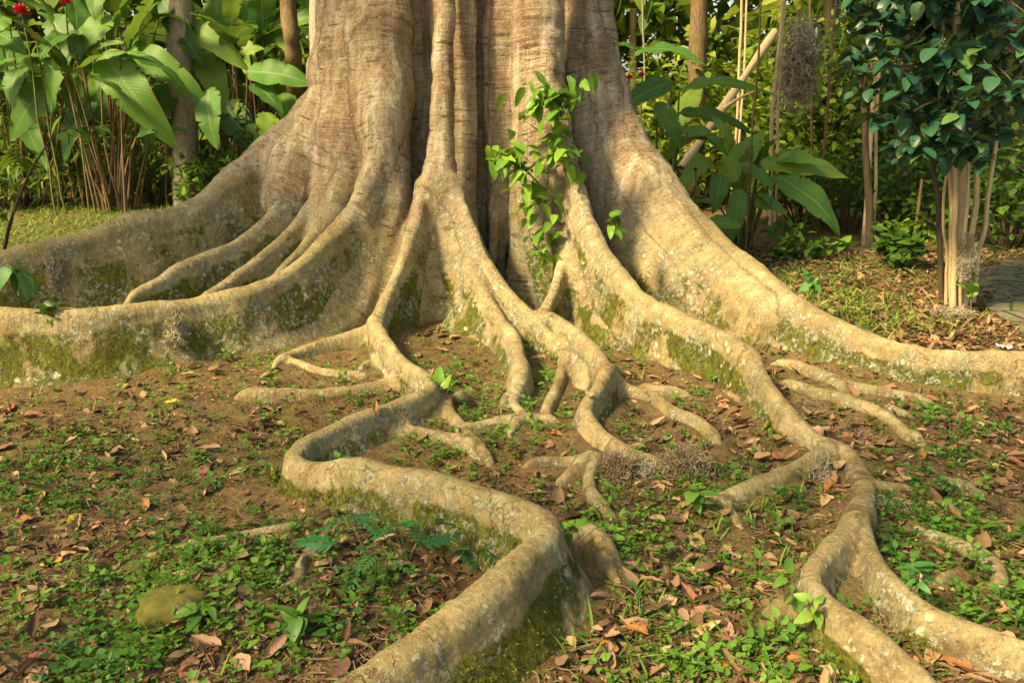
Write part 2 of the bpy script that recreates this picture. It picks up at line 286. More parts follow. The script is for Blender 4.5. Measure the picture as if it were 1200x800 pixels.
for rid, (part, fl, fr, kb, pts) in enumerate(RIDGES):
    if part != TRUNK and not _carved:
        for c_ in CARVE: carve(c_)
        _carved = True
    C = np.array([[*at(px, py, D(g)), r_] for px, py, g, r_ in pts])
    Q = catmull(C, .055)
    if part != TRUNK: Q[:, 3] *= .9
    wob = np.arange(len(Q))*.055                       # a living, slightly irregular ridge
    amp = np.minimum(.012, Q[:, 3]*.18)
    Q[:, 0] += amp*noise(wob, rid*3.1, 0, 4.0, 5); Q[:, 2] += amp*.7*noise(wob, rid*5.7, 2, 5.0, 9)
    Q[:, 3] *= 1+.12*noise(wob, rid*1.7, 4, 6.0, 3)
    if part == 'surface root': Q[:, 2] = np.maximum(Q[:, 2], base_ground(Q[:, 0], Q[:, 1])+.054+.4*Q[:, 3])
    if part == 'surface root':                         # free ends taper off into the soil
        L_ = np.arange(len(Q))*.055; e_ = L_[-1]-L_
        Q[:, 2] -= (2*Q[:, 3]+.06)*(1-sstep(0, .26, e_)); Q[:, 3] *= .2+.8*sstep(0, .32, e_)
        i_ = [int(round((Q[0, k]-(GX, GY, GZ)[k][0])/VOX)) for k in range(3)]
        if FLD[i_[0], i_[1], i_[2]] > .05: Q[:, 2] -= (2*Q[:, 3]+.05)*(1-sstep(0, .15, L_)); Q[:, 3] *= .3+.7*sstep(0, .24, L_)
    ln = np.concatenate([[0], np.cumsum(np.linalg.norm(np.diff(Q[:, :3], axis=0), axis=1))])
    tg = np.gradient(Q[:, :3], axis=0); tg /= np.linalg.norm(tg, axis=1)[:, None]+1e-9
    SPINE_P.append(Q[:, :3]); SPINE_T.append(tg); SPINE_S.append(ln+rid*7.3); SPINE_R.append(Q[:, 3])
    SPINE_ID.append(np.full(len(Q), rid)); PARTS.append(part)
    lo_all = Q[:, :3].min(0); hi_all = Q[:, :3].max(0)
    dep = min(hi_all[2]+.1, .7) if (fl or fr) else 0
    mg = np.array((.35+max(fl, fr)*dep,)*2+(.3,))
    mg[:2] = np.minimum(mg[:2], .9)
    S = box(np.append((lo_all-mg)[:2], GZ[0] if dep else lo_all[2]-.3), hi_all+mg)
    loc = np.full(FLD[S].shape, 1.0, np.float32); o3 = [s.start for s in S]
    for i in range(len(Q)-1):
        a, b = Q[i], Q[i+1]; r_ = max(a[3], b[3])
        if min(a[2], b[2]) > GZ[1]+.5: continue
        d_here = min(max(a[2], b[2])+.1, .7) if (fl or fr) else 0
        m = r_+.12+max(fl, fr)*d_here
        m = min(m, .9)
        lo = np.minimum(a[:3], b[:3])-m; hi = np.maximum(a[:3], b[:3])+m
        if fl or fr: lo[2] = GZ[0]
        s = box(lo, hi)
        s = tuple(slice(max(q.start, w_.start), min(q.stop, w_.stop)) for q, w_ in zip(s, S))
        if any(q.stop <= q.start for q in s): continue
        x, y, z = ax[0][s[0]][:, None, None], ax[1][s[1]][None, :, None], ax[2][s[2]][None, None, :]
        v = b[:3]-a[:3]
        px_, py_, pz_ = x-a[0], y-a[1], z-a[2]
        t3 = np.clip((px_*v[0]+py_*v[1]+pz_*v[2])/(v@v+1e-9), 0, 1)
        dd = np.sqrt((px_-t3*v[0])**2+(py_-t3*v[1])**2+(pz_-t3*v[2])**2) - (a[3]+(b[3]-a[3])*t3)
        if fl or fr:
            h2 = v[0]*v[0]+v[1]*v[1]+1e-9
            x2, y2 = px_[:, :, 0], py_[:, :, 0]
            t2 = np.clip((x2*v[0]+y2*v[1])/h2, 0, 1)
            d2 = np.sqrt((x2-t2*v[0])**2+(y2-t2*v[1])**2)
            side = (v[0]*y2-v[1]*x2) > 0               # left of the ridge's direction of travel
            f2 = np.where(side, fl, fr).astype(np.float32)
            zt = a[2]+v[2]*t2; rr = a[3]+(b[3]-a[3])*t2
            depth = np.minimum(np.maximum(zt[:, :, None]-z, 0), .5+.12*np.maximum(zt[:, :, None]-z-.5, 0))*(.25+.75*math.sqrt(h2)/np.linalg.norm(v))
            foot = .09*np.exp(-np.maximum(z+.02, 0)/.05)
            wdt = rr[:, :, None]*.97+f2[:, :, None]*depth*(.55+.45*np.minimum(depth/.5, 1.2))+foot*np.minimum(zt[:, :, None]*3, 1)*.6
            cur = np.maximum((d2[:, :, None]-wdt)*.93, z-zt[:, :, None])
            dd = np.minimum(dd, cur)
        tsl = tuple(slice(q.start-o, q.stop-o) for q, o in zip(s, o3))
        loc[tsl] = np.minimum(loc[tsl], dd)
    FLD[S] = smin(FLD[S], loc, kb)
SPINE_P, SPINE_T = np.vstack(SPINE_P), np.vstack(SPINE_T)
SPINE_S, SPINE_R, SPINE_ID = np.concatenate(SPINE_S), np.concatenate(SPINE_R), np.concatenate(SPINE_ID)
print('field', time.time()-_t); _t = time.time()

def surface_nets(F):
    I = F < 0
    corners = [(a, b, c) for a in (0, 1) for b in (0, 1) for c in (0, 1)]
    n = [s-1 for s in F.shape]
    allin = np.ones(n, bool); anyin = np.zeros(n, bool)
    for a, b, c in corners:
        q = I[a:a+n[0], b:b+n[1], c:c+n[2]]; allin &= q; anyin |= q
    act = anyin & ~allin
    idx = np.argwhere(act); ids = np.full(n, -1, np.int32); ids[act] = np.arange(len(idx))
    val = np.stack([F[idx[:, 0]+a, idx[:, 1]+b, idx[:, 2]+c] for a, b, c in corners], 1)
    acc = np.zeros((len(idx), 3), np.float32); cnt = np.zeros(len(idx), np.float32)
    for i, ci in enumerate(corners):
        for j, cj in enumerate(corners):
            if i < j and sum(abs(p-q) for p, q in zip(ci, cj)) == 1:
                a, b = val[:, i], val[:, j]; cr = (a < 0) != (b < 0)
                t = np.where(cr, a/np.where(cr, a-b, 1), 0)[:, None]
                p = np.array(ci)*(1-t)+np.array(cj)*t
                acc += p*cr[:, None]; cnt += cr
    V = (idx+acc/cnt[:, None])*VOX + np.array([a[0] for a in ax])
    Q = []
    for d in range(3):
        e1, e2 = [(1, 2), (2, 0), (0, 1)][d]
        s0 = [slice(None)]*3; s1 = [slice(None)]*3; s0[d] = slice(0, -1); s1[d] = slice(1, None)
        cr = I[tuple(s0)] != I[tuple(s1)]
        e = np.argwhere(cr)
        ok = (e[:, e1] > 0) & (e[:, e2] > 0) & (e[:, e1] < n[e1]) & (e[:, e2] < n[e2])
        e = e[ok]; quad = []
        for o1, o2 in ((-1, -1), (0, -1), (0, 0), (-1, 0)):
            k = e.copy(); k[:, e1] += o1; k[:, e2] += o2; quad.append(ids[k[:, 0], k[:, 1], k[:, 2]])
        quad = np.stack(quad, 1)
        flip = ~I[e[:, 0], e[:, 1], e[:, 2]]
        quad[flip] = quad[flip][:, ::-1]; Q.append(quad)
    return V.astype(np.float32), np.vstack(Q)
V, F = surface_nets(FLD)
print('nets', len(V), len(F), time.time()-_t); _t = time.time()

# ground level next to the roots: soil piles up a little against them
KZ = int(round((.03-GZ[0])/VOX)); SLICE = FLD[:, :, KZ].copy()
ROOT_TOP = GZ[0]+VOX*(FLD < 0).sum(2)              # height of solid root over each spot
del FLD
def grid2(A, x, y):
    fx = np.clip((np.asarray(x)-GX[0])/VOX, 0, A.shape[0]-1.001); fy = np.clip((np.asarray(y)-GY[0])/VOX, 0, A.shape[1]-1.001)
    i, j = fx.astype(int), fy.astype(int); u, v = fx-i, fy-j
    return A[i, j]*(1-u)*(1-v)+A[i+1, j]*u*(1-v)+A[i, j+1]*(1-u)*v+A[i+1, j+1]*u*v
def root_dist(x, y):
    d = grid2(SLICE, x, y); out = (x < GX[0]) | (x > GX[1]-.05) | (y < GY[0]) | (y > GY[1]-.05)
    return np.where(out, 1.0, d)
def ground_z(x, y):
    x, y = np.asarray(x, float), np.asarray(y, float)
    near = np.exp(-np.maximum(root_dist(x, y), 0)/.12)
    far = sstep(6, 20, np.hypot(x, y))
    return base_ground(x, y) + .05*near + far*.10*noise(x, y, 0, .25, 15)

def smooth_normals(V, F):
    n = np.zeros_like(V); fn = np.cross(V[F[:, 2]]-V[F[:, 0]], V[F[:, 3]]-V[F[:, 1]])
    for i in range(4): np.add.at(n, F[:, i], fn)
    return n/(np.linalg.norm(n, axis=1)[:, None]+1e-9)
N = smooth_normals(V, F)
# nearest ridge sample: coordinate along the root (for its rings) and the part every face belongs to
kd = kdtree.KDTree(len(SPINE_P))
for i, p in enumerate(SPINE_P): kd.insert(p, i)
kd.balance()
near = np.array([kd.find(v)[1] for v in V.tolist()])
rel = V-SPINE_P[near]
along = SPINE_S[near]+(rel*SPINE_T[near]).sum(1)
bel = np.clip(SPINE_P[near][:, 2]-V[:, 2], 0, 2)         # how far below its ridge a spot lies
x, y, z = V.T
ringw = sstep(.35, .8, np.abs(SPINE_T[near][:, 2]))     # stronger wrinkles where the rib stands upright
ring = noise(along*24, x*2, y*2, 1, 21)*.6+noise(along*55, x*3, y*3, 1, 22)*.4
ringw = np.maximum(ringw, sstep(.75, 1.25, z))
lowr = np.minimum(SPINE_R[near]/.06, 1)
disp = .013*noise(x, y, z, 4.2, 31)+.008*bel.clip(0,.3)/.3*noise(x, y, z*.6, 9, 36)+.006*noise(x, y, z, 13, 32)*lowr+.003*noise(x, y, z, 31, 33)+ring*(.0015+.0045*ringw)
disp += lowr*(1-ringw)*(.006*noise(along*5, x, y, 1, 41)+.004*np.abs(noise(along*11, x*2, y*2, 1, 42)))
disp += .008*ringw*noise(x*9, y*9, z*.9, 1, 35)
V = (V+N*disp[:, None]*lowr[:, None]).astype(np.float32)
N = smooth_normals(V, F)
side = np.clip(1-np.abs(N[:, 2])*1.15, 0, 1)
x, y, z = V.T
mossy = .58-.13*sstep(2.5, 2.05, y)+.06*sstep(4.2, 3.2, y)+.95*fbm(x, y, z*.8, 6.5, 81, 4)+.28*noise(x, y, z, 1.3, 86)+.16*(sstep(.5, .02, z)-.5)
for px_, py_, Y_, r_, k_ in ((1020,700,2.2,.16,.4),(985,770,1.98,.13,.4),(1075,745,2.1,.12,.3),(900,515,3.8,.28,.35),(665,665,2.3,.14,.2),(350,585,3.05,.2,.3),(560,765,1.88,.14,.05),(1030,630,2.66,.14,.35),(860,450,4.2,.25,.25),(700,440,4.5,.25,.3),(600,430,4.6,.2,.3),(1100,450,4.3,.4,.15),(60,430,4.3,.5,.15),(500,330,5.6,.25,.2)):
    c_ = at(px_, py_, Y_); mossy = mossy+k_*np.exp(-((V-c_)**2).sum(1)/(r_*r_))
mossy = mossy*sstep(.93, .6, np.abs(N[:, 2]))*sstep(1.15, .3, z)*sstep(.012, .07, bel)
c_ = at(712, 632, 2.56); mossy = mossy+.62*np.exp(-((V-c_)**2).sum(1)/(.11*.11))*(.6+.8*noise(x, y, z, 14, 88))
mossy = mossy+.28*noise(x, y, z*.35, 22, 89)*(mossy > .1)
print('attrs', time.time()-_t); _t = time.time()

# ------------------------------------------------------------------ bark
def bark_material():
    m = NT('bark'); p = m.pos()
    al, up, be, hz = m.attr('along'), m.attr('upright'), m.attr('below'), m.attr('height')
    nz = m.attr('slope'); M_ = lambda *q: m.math('MULTIPLY', *q)
    big = m.noise(p, 2.2, 4, .6); mid = m.noise(p, 11, 6, .68); fine = m.noise(p, 70, 5, .72)
    col = m.ramp(m.math('ADD', M_(big, .45), M_(mid, .55)),
                 [(.30, (.120, .092, .038)), (.42, (.220, .174, .078)), (.54, (.325, .264, .126)), (.68, (.50, .43, .25))])
    # redder, greyer bark high on the trunk, in vertical streaks
    st = m.noise(m.scale(p, (8, 8, .7)), 1.6, 6, .65)
    trunkc = m.ramp(st, [(.30, (.125, .076, .042)), (.42, (.25, .175, .105)), (.53, (.37, .29, .19)), (.66, (.58, .51, .39))])
    up_hi = M_(m.map(hz, .3, 1.2), m.map(up, .2, .75))
    col = m.mix(M_(up_hi, .8), col, trunkc)
    col = m.mix(M_(m.map(m.noise(m.scale(p, (1, 1, .6)), 2.6, 5, .65, .5), .49, .62), M_(up_hi, .62)), col, (.165, .092, .050))
    # cross wrinkles: thin dark lines across the root
    cmb = m.n('CombineXYZ'); m.l(M_(al, 38), cmb.inputs[0])
    sep = m.n('SeparateXYZ'); m.l(p, sep.inputs[0])
    m.l(M_(sep.outputs[0], 3.5), cmb.inputs[1]); m.l(M_(sep.outputs[1], 3.5), cmb.inputs[2])
    wr = m.noise(cmb.outputs[0], 1, 3, .6, .4)
    lm = M_(M_(m.map(wr, .45, .36), m.map(m.noise(p, 5, 3), .43, .58)), m.math('ADD', .25, M_(up, .75)))
    col = m.mix(M_(lm, .8), col, (.085, .052, .027))
    # fine pale rings
    cr = m.n('CombineXYZ'); m.l(M_(al, 90), cr.inputs[0]); m.l(M_(sep.outputs[0], 5), cr.inputs[1]); m.l(M_(sep.outputs[1], 5), cr.inputs[2])
    rg = m.noise(cr.outputs[0], 1, 2, .5, .3)
    col = m.mix(M_(m.map(rg, .52, .64), M_(m.math('ADD', .15, up), .2)), col, (.60, .54, .42))
    # fine speckle, pits and grain
    col = m.mix(M_(m.map(fine, .53, .66), .4), col, (.60, .49, .31))
    col = m.mix(M_(m.map(fine, .46, .34), .65), col, (.105, .066, .030))
    sv = m.noise(m.scale(p, (3.2, 3.2, 26)), 2.3, 3, .5, .3)
    sc_ = M_(M_(m.map(sv, .655, .70), m.map(m.noise(p, 2.7, 2), .48, .58)), m.map(up, .1, .5))
    col = m.mix(M_(sc_, .85), col, (.075, .045, .024))
    # cracks in the skin and tone that changes along the root
    cv = m.n('TexVoronoi', feature='DISTANCE_TO_EDGE'); cv.inputs['Scale'].default_value = 9
    wp = m.n('TexNoise'); wp.inputs['Scale'].default_value = 12; wp.inputs['Detail'].default_value = 5; m.l(p, wp.inputs['Vector'])
    w1 = m.n('VectorMath', operation='SCALE'); w1.inputs['Scale'].default_value = .16; m.l(wp.outputs['Color'], w1.inputs[0])
    w2 = m.n('VectorMath', operation='ADD'); m.l(p, w2.inputs[0]); m.l(w1.outputs[0], w2.inputs[1]); m.l(w2.outputs[0], cv.inputs['Vector'])
    crk = M_(m.map(cv.outputs['Distance'], .022, .004), m.map(m.noise(p, 3.1, 3), .53, .63))
    col = m.mix(M_(crk, .6), col, (.07, .045, .022))
    ca = m.n('CombineXYZ'); m.l(M_(al, 3.2), ca.inputs[0]); band = m.noise(ca.outputs[0], 1, 5, .7)
    col = m.mix(M_(m.map(band, .42, .30), .5), col, (.21, .135, .065), 'MIX')
    col = m.mix(M_(m.map(band, .56, .68), .4), col, (.47, .42, .30))
    # brown damp dirt and dark stains low on the walls, earth splashed up from the soil
    stn = m.noise(m.scale(p, (1, 1, .5)), 4.2, 7, .7, .5)
    lowm = M_(m.map(nz, .85, .45), M_(m.map(hz, 1.3, .1), m.map(be, .01, .09)))
    col = m.mix(M_(M_(m.map(stn, .45, .62), lowm), .72), col, (.130, .098, .038))
    soil = M_(m.map(m.math('ADD', hz, M_(m.math('SUBTRACT', mid, .5), .22)), .085, .0), .8)
    col = m.mix(soil, col, (.150, .095, .045))
    # moss: olive film and darker cushions on the steep sides
    ms = m.noise(p, 5.2, 6, .74, .4); ms2 = m.noise(m.scale(p, (1, 1, .7)), 34, 6, .76)
    mf = m.math('ADD', m.attr('mossy'), M_(m.math('SUBTRACT', ms2, .5), 1.1))
    film = m.map(mf, .30, .55)
    col = m.mix(M_(film, .74), col, (.165, .142, .036))
    cush = m.map(mf, .56, .67)
    gcol = m.ramp(ms2, [(.3, (.034, .040, .006)), (.5, (.090, .100, .011)), (.7, (.205, .210, .024))])
    col = m.mix(M_(cush, .92), col, gcol)
    # near black algae specks
    sp_ = M_(m.map(m.noise(m.scale(p, (1, 1, .6)), 42, 5, .72), .535, .60), M_(m.map(ms, .42, .54), lowm))
    col = m.mix(M_(sp_, .8), col, (.045, .042, .018))
    # lichen: round whitish discs and crumbly grey-green scabs
    v = m.n('TexVoronoi'); v.inputs['Scale'].default_value = 21
    dp = m.n('VectorMath', operation='ADD'); sc = m.n('VectorMath', operation='SCALE'); sc.inputs['Scale'].default_value = .06
    nn = m.n('TexNoise'); nn.inputs['Scale'].default_value = 26; nn.inputs['Detail'].default_value = 4; m.l(p, nn.inputs['Vector']); m.l(nn.outputs['Color'], sc.inputs[0])
    m.l(p, dp.inputs[0]); m.l(sc.outputs[0], dp.inputs[1]); m.l(dp.outputs[0], v.inputs['Vector'])
    lsel = m.map(m.noise(p, 2.0, 4, .65), .50, .60)
    rnd = m.n('SeparateColor'); m.l(v.outputs['Color'], rnd.inputs[0])
    rad = m.math('SUBTRACT', v.outputs['Distance'], M_(rnd.outputs[0], .32))
    zone = M_(m.map(nz, .95, .6), m.map(hz, 1.7, .6))
    disc = M_(M_(m.map(rad, .09, .05), lsel), zone)
    col = m.mix(M_(disc, .8), col, m.ramp(rnd.outputs[1], [(.2, (.33, .37, .25)), (.6, (.55, .54, .36)), (.9, (.62, .56, .36))]))
    sc2 = m.noise(p, 36, 6, .78); cl = m.noise(p, 3.6, 5, .65)
    scab = M_(M_(m.map(sc2, .49, .55), m.map(cl, .45, .57)), zone)
    col = m.mix(M_(scab, .72), col, m.ramp(sc2, [(.45, (.30, .33, .24)), (.65, (.50, .50, .37))]))
    grain = m.noise(m.scale(p, (1, 1, .7)), 30, 8, .75)
    hsum = m.math('ADD', m.math('SUBTRACT', M_(grain, .022), M_(m.math('ADD', sc_, crk), .008)), m.math('ADD', M_(wr, .012), m.math('ADD', M_(M_(cush, ms2), .02), m.math('ADD', M_(disc, .003), M_(M_(scab, sc2), .008)))))
    b1 = m.bump(hsum, .9, 1.0)
    return m.done(col, .85, b1, .15)
BARK = bark_material()
tree = empty('buttress_tree', (TC[0], TC[1], 0), 0, 'huge buttress tree with pale bark whose flaring roots snake across the ground', 'tree')
names = {TRUNK: 'trunk', LB: 'buttress_root', LF: 'buttress_root', CB: 'buttress_root', RF: 'buttress_root', RB: 'buttress_root'}
fid = SPINE_ID[near[F[:, 0]]]
keys = []
for i, pn in enumerate(PARTS): keys.append(pn if pn in names or pn in ('winding front root', 'looping root') else '%s#%d' % (pn, i))
fkey = np.array(keys, dtype=object)[fid]
hi = V[F[:, 0], 2]
# the core and everything high on the trunk counts as trunk
is_trunk = (hi > 1.55) | (np.hypot(V[F[:, 0], 0]-TC[0], V[F[:, 0], 1]-TC[1]) < 1.02)
fkey[is_trunk] = TRUNK
plabels = {LB: 'buttress root sweeping to the back left', LF: 'mossy buttress wall running to the left edge', CB: 'forked buttress with lichen in the middle',
           RF: 'buttress curving forward into a forked winding root', RB: 'sunlit buttress sweeping to the right edge',
           'winding front root': 'thick winding root that bends back to the camera', 'looping root': 'thin looping root beside the right buttress'}
def islands(faces):                                # connected groups of faces
    u, inv = np.unique(faces, return_inverse=True); f = inv.reshape(faces.shape); lab = np.arange(len(u))
    for _ in range(400):
        m_ = lab[f].min(1); new = lab.copy()
        for c in range(4): np.minimum.at(new, f[:, c], m_)
        new = new[new]
        if (new == lab).all(): break
        lab = new
    return lab[f[:, 0]]
for _ in range(2):
    for k in sorted(set(fkey)):
        fi_ = np.where(fkey == k)[0]; lb = islands(F[fi_]); ids_, ct = np.unique(lb, return_counts=True)
        for i_, c_ in zip(ids_, ct):
            if c_ == ct.max(): continue
            sel = fi_[lb == i_]; vs = np.zeros(len(V), bool); vs[F[sel].ravel()] = True
            nb = vs[F].any(1); nb[sel] = False; q_ = [x_ for x_ in fkey[nb] if x_ != k]
            if q_: fkey[sel] = max(set(q_), key=q_.count)
def bark_piece(name, fm, label=None):
    Fk = F[fm]; u, inv = np.unique(Fk, return_inverse=True); Fk = inv.reshape(Fk.shape)
    loc_ = np.array((TC[0], TC[1], 0), np.float32)
    me = np_mesh(name, V[u]-loc_, Fk, True, dict(along=along[u], upright=ringw[u], below=bel[u], height=V[u, 2], slope=np.abs(N[u, 2]), mossy=mossy[u]))
    me.normals_split_custom_set_from_vertices(N[u].tolist())
    o = add(name, me, BARK, tree)
    if label: o['label'] = label
    return o
for k in sorted(set(fkey)):
    fm = fkey == k
    if fm.sum() < 60: fm = None; fkey[fkey == k] = TRUNK
for k in sorted(set(fkey)):
    nm = names.get(k, 'surface_root'); bark_piece(nm, fkey == k, plabels.get(k))
# the bole above the part the photo shows
th = np.linspace(0, 2*math.pi, 65)[:-1]; zs = np.linspace(3.1, 14, 24); Vb = []
for zz in zs:
    rr = (1.12-.035*(zz-3.1))*(1+.07*np.sin(th*7+1)+.04*np.sin(th*11+.3*zz))
    Vb.append(np.stack([rr*np.cos(th), rr*np.sin(th), np.full(64, zz)], 1))
Vb = np.vstack(Vb); Fb = [[i*64+j, i*64+(j+1) % 64, (i+1)*64+(j+1) % 64, (i+1)*64+j] for i in range(23) for j in range(64)]
add('upper_trunk', np_mesh('upper_trunk', Vb, Fb, True, dict(along=Vb[:, 2], upright=np.ones(len(Vb)), below=0*Vb[:, 2], height=Vb[:, 2], slope=0*Vb[:, 2], mossy=0*Vb[:, 2])), BARK, tree)
print('tree', time.time()-_t); _t = time.time()

# ------------------------------------------------------------------ ground
def ground_material():
    m = NT('forest_soil'); p = m.pos()
    a = m.noise(p, 1.1, 5, .6); b = m.noise(p, 14, 7, .7); c = m.noise(p, 85, 5, .7)
    col = m.ramp(m.math('ADD', m.math('MULTIPLY', a, .4), m.math('MULTIPLY', b, .6)),
                 [(.32, (.050, .034, .015)), (.48, (.115, .080, .035)), (.60, (.180, .128, .058)), (.75, (.27, .20, .10))])
    col = m.mix(m.math('MULTIPLY', m.map(c, .50, .66), .5), col, (.36, .25, .14))
    col = m.mix(m.math('MULTIPLY', m.map(c, .45, .33), .6), col, (.055, .034, .017))
    gm = m.map(m.noise(p, 1.7, 6, .7), .52, .66)
    col = m.mix(m.math('MULTIPLY', m.math('MULTIPLY', gm, m.map(b, .42, .56)), .55), col, (.135, .150, .030))
    return m.done(col, .95, m.bump(c, .8, .012, m.bump(b, .7, .03)), .1)
def spaced(segs):
    out = []
    for a, b, s in segs: out += list(np.arange(a, b-1e-6, s))
    return np.array(out+[segs[-1][1]])
def growing(a, first, end, ratio):
    out = [a]; s = first
    while out[-1] < end: out.append(out[-1]+s); s *= ratio
    return out[1:]
gx = np.array(sorted([-v for v in growing(3.6, .05, 420, 1.18)]+list(np.arange(-3.6, 3.61, .03))+growing(3.6, .05, 420, 1.18)))
gy = np.array(sorted([1.2-(v-1.2) for v in growing(1.2, .05, 60, 1.3)]+list(np.arange(1.2, 7.2, .03))+growing(7.2-.03, .05, 500, 1.14)))
XX, YY = np.meshgrid(gx, gy, indexing='ij'); ZZ = ground_z(XX, YY)
ni, nj = XX.shape; I0 = (np.arange(ni-1)[:, None]*nj+np.arange(nj-1)[None, :]).ravel()
gme = np_mesh('ground', np.stack([XX.ravel(), YY.ravel(), ZZ.ravel()], 1), np.stack([I0, I0+nj, I0+nj+1, I0+1], 1))
tag(add('ground', gme, ground_material()), kind='structure')
print('ground', time.time()-_t); _t = time.time()

# ------------------------------------------------------------------ leaves: meshes, scatter, materials
def leaf_shape(nl, nw, width, prof=0.5, fold=.15, droop=.2, curl=0.0, wave=0.0, seed=0, tipcurl=0.0):
    """unit leaf along +Y, upper side +Z; rows across with a midrib fold; returns verts, quads, uv"""
    t = np.linspace(0, 1, nl); u = np.linspace(-1, 1, nw)
    T, U = np.meshgrid(t, u, indexing='ij')
    W = width*np.clip(np.sin(np.pi*np.clip(T, 0, 1)**prof), 0, 1)**.68
    W = np.where(T >= 1, 0.004, np.where(T <= 0, .004, W))
    x = U*W; y = T.copy(); z = np.abs(U)*W*fold - droop*T*T - tipcurl*np.maximum(T-.5, 0)**2*2
    if curl: 
        a = U*curl; x = W*np.sin(a)/max(curl, 1e-3); z = z + W*(1-np.cos(a))/max(curl, 1e-3)
    if wave: z = z + wave*np.sin(T*17+seed+U)*np.abs(U) + wave*.6*noise(T*6, U*2, 0, 1, 100+seed)
    V_ = np.stack([x, y, z], -1).reshape(-1, 3)
    i = (np.arange(nl-1)[:, None]*nw+np.arange(nw-1)[None, :]).ravel()
    F_ = np.stack([i, i+1, i+nw+1, i+nw], 1)
    uv = np.stack([(U*.5+.5), T], -1).reshape(-1, 2)
    return V_.astype(np.float32), F_.astype(np.int32), uv.astype(np.float32)
def rots(yaw, pitch, roll):
    yaw, pitch, roll = [np.asarray(a, np.float32) for a in np.broadcast_arrays(yaw, pitch, roll)]
    cy, sy, cx, sx, cr, sr = np.cos(yaw), np.sin(yaw), np.cos(pitch), np.sin(pitch), np.cos(roll), np.sin(roll)
    o, l = np.zeros_like(cy), np.ones_like(cy)
    Rz = np.stack([np.stack([cy, -sy, o], -1), np.stack([sy, cy, o], -1), np.stack([o, o, l], -1)], -2)
    Rx = np.stack([np.stack([l, o, o], -1), np.stack([o, cx, -sx], -1), np.stack([o, sx, cx], -1)], -2)
    Ry = np.stack([np.stack([cr, o, sr], -1), np.stack([o, l, o], -1), np.stack([-sr, o, cr], -1)], -2)
    return Rz@Rx@Ry
def scatter(name, shapes, pos, rot, scale, tint):
    """one mesh of many copies of the given leaf shapes"""
    n = len(pos); pick = rng.integers(0, len(shapes), n); VV, FF, UU, TT, off = [], [], [], [], 0
    scale = np.asarray(scale, np.float32)
    if scale.ndim == 1: scale = np.repeat(scale[:, None], 3, 1)
    for k, (v, f, uv) in enumerate(shapes):
        s = np.where(pick == k)[0]
        if not len(s): continue
        q = np.einsum('nij,nvj->nvi', rot[s], v[None]*scale[s][:, None, :])+np.asarray(pos)[s][:, None, :]
        VV.append(q.reshape(-1, 3)); FF.append((f[None]+(np.arange(len(s))*len(v))[:, None, None]).reshape(-1, 4)+off)
        UU.append(np.tile(uv, (len(s), 1))); TT.append(np.repeat(np.asarray(tint)[s], len(v))); off += len(s)*len(v)
    return np_mesh(name, np.vstack(VV), np.vstack(FF), True, dict(tint=np.concatenate(TT)), np.vstack(UU))
def leaf_material(name, stops, trans=.3, rough=.5, rib=None, vein=0.0, spec=.3, mottle=.35):
    m = NT(name); t = m.attr('tint')
    rnd = m.n('ObjectInfo').outputs['Random']
    p = m.n('TexCoord').outputs['Object']
    mo = m.noise(p, 14, 4, .6)
    f = m.math('ADD', t, m.math('MULTIPLY', m.math('SUBTRACT', mo, .5), mottle))
    f = m.math('ADD', f, m.math('MULTIPLY', m.math('SUBTRACT', rnd, .5), .22))
    col = m.ramp(f, stops)
    nrm = None
    if rib is not None:
        sx = m.n('SeparateXYZ'); uv = m.n('UVMap').outputs[0]; m.l(uv, sx.inputs[0])
        du = m.math('ABSOLUTE', m.math('SUBTRACT', sx.outputs[0], .5))
        mid = m.map(du, .035, .012)
        col = m.mix(m.math('MULTIPLY', mid, .75), col, rib)
        if vein:
            ed = m.math('MAXIMUM', m.math('MULTIPLY', du, 2), m.map(sx.outputs[1], .80, 1.02))
            br = m.map(m.math('ADD', ed, m.math('MULTIPLY', m.math('SUBTRACT', m.noise(p, 5, 5, .7), .5), 1.1)), .98, 1.10)
            col = m.mix(m.math('MULTIPLY', br, .85), col, (.20, .115, .035))
            spt = m.map(m.noise(p, 26, 3, .6), .68, .72); col = m.mix(m.math('MULTIPLY', spt, .7), col, (.16, .11, .03))
            ph = m.math('SINE', m.math('MULTIPLY', m.math('SUBTRACT', sx.outputs[1], m.math('MULTIPLY', du, .35)), 2*math.pi*vein))
            col = m.mix(m.math('MULTIPLY', m.map(ph, .3, 1), .10), col, rib)
            nrm = m.bump(ph, .15, .004)
    m.done(col, rough, nrm, spec)
    if trans:
        tr = m.n('BsdfTranslucent'); ms = m.n('MixShader'); ms.inputs[0].default_value = trans
        tc = m.mix(.5, col, (.20, .26, .03)); m.l(tc, tr.inputs[0])
        m.l(m.b.outputs[0], ms.inputs[1]); m.l(tr.outputs[0], ms.inputs[2]); m.l(ms.outputs[0], m.out.inputs[0])
    return m.m
GREEN = [(0, (.018, .052, .010)), (.4, (.048, .125, .018)), (.7, (.105, .215, .028)), (1, (.22, .31, .045))]
M_WEED = leaf_material('weed_leaf', [(0, (.030, .085, .012)), (.4, (.075, .185, .022)), (.7, (.140, .270, .035)), (1, (.26, .35, .05))], .25, .45)
M_BLUE = leaf_material('bluish_leaf', [(0, (.012, .075, .024)), (.5, (.030, .140, .036)), (.8, (.085, .22, .045)), (1, (.13, .26, .06))], .2, .5)
M_BIG = leaf_material('paddle_leaf', [(0, (.020, .066, .013)), (.4, (.055, .155, .024)), (.7, (.120, .245, .034)), (1, (.29, .38, .06))], .34, .52, (.20, .30, .085), 26, .3)
M_BUSH = leaf_material('shrub_leaf', [(0, (.016, .050, .008)), (.35, (.055, .135, .016)), (.65, (.135, .245, .026)), (1, (.33, .39, .05))], .42, .5)
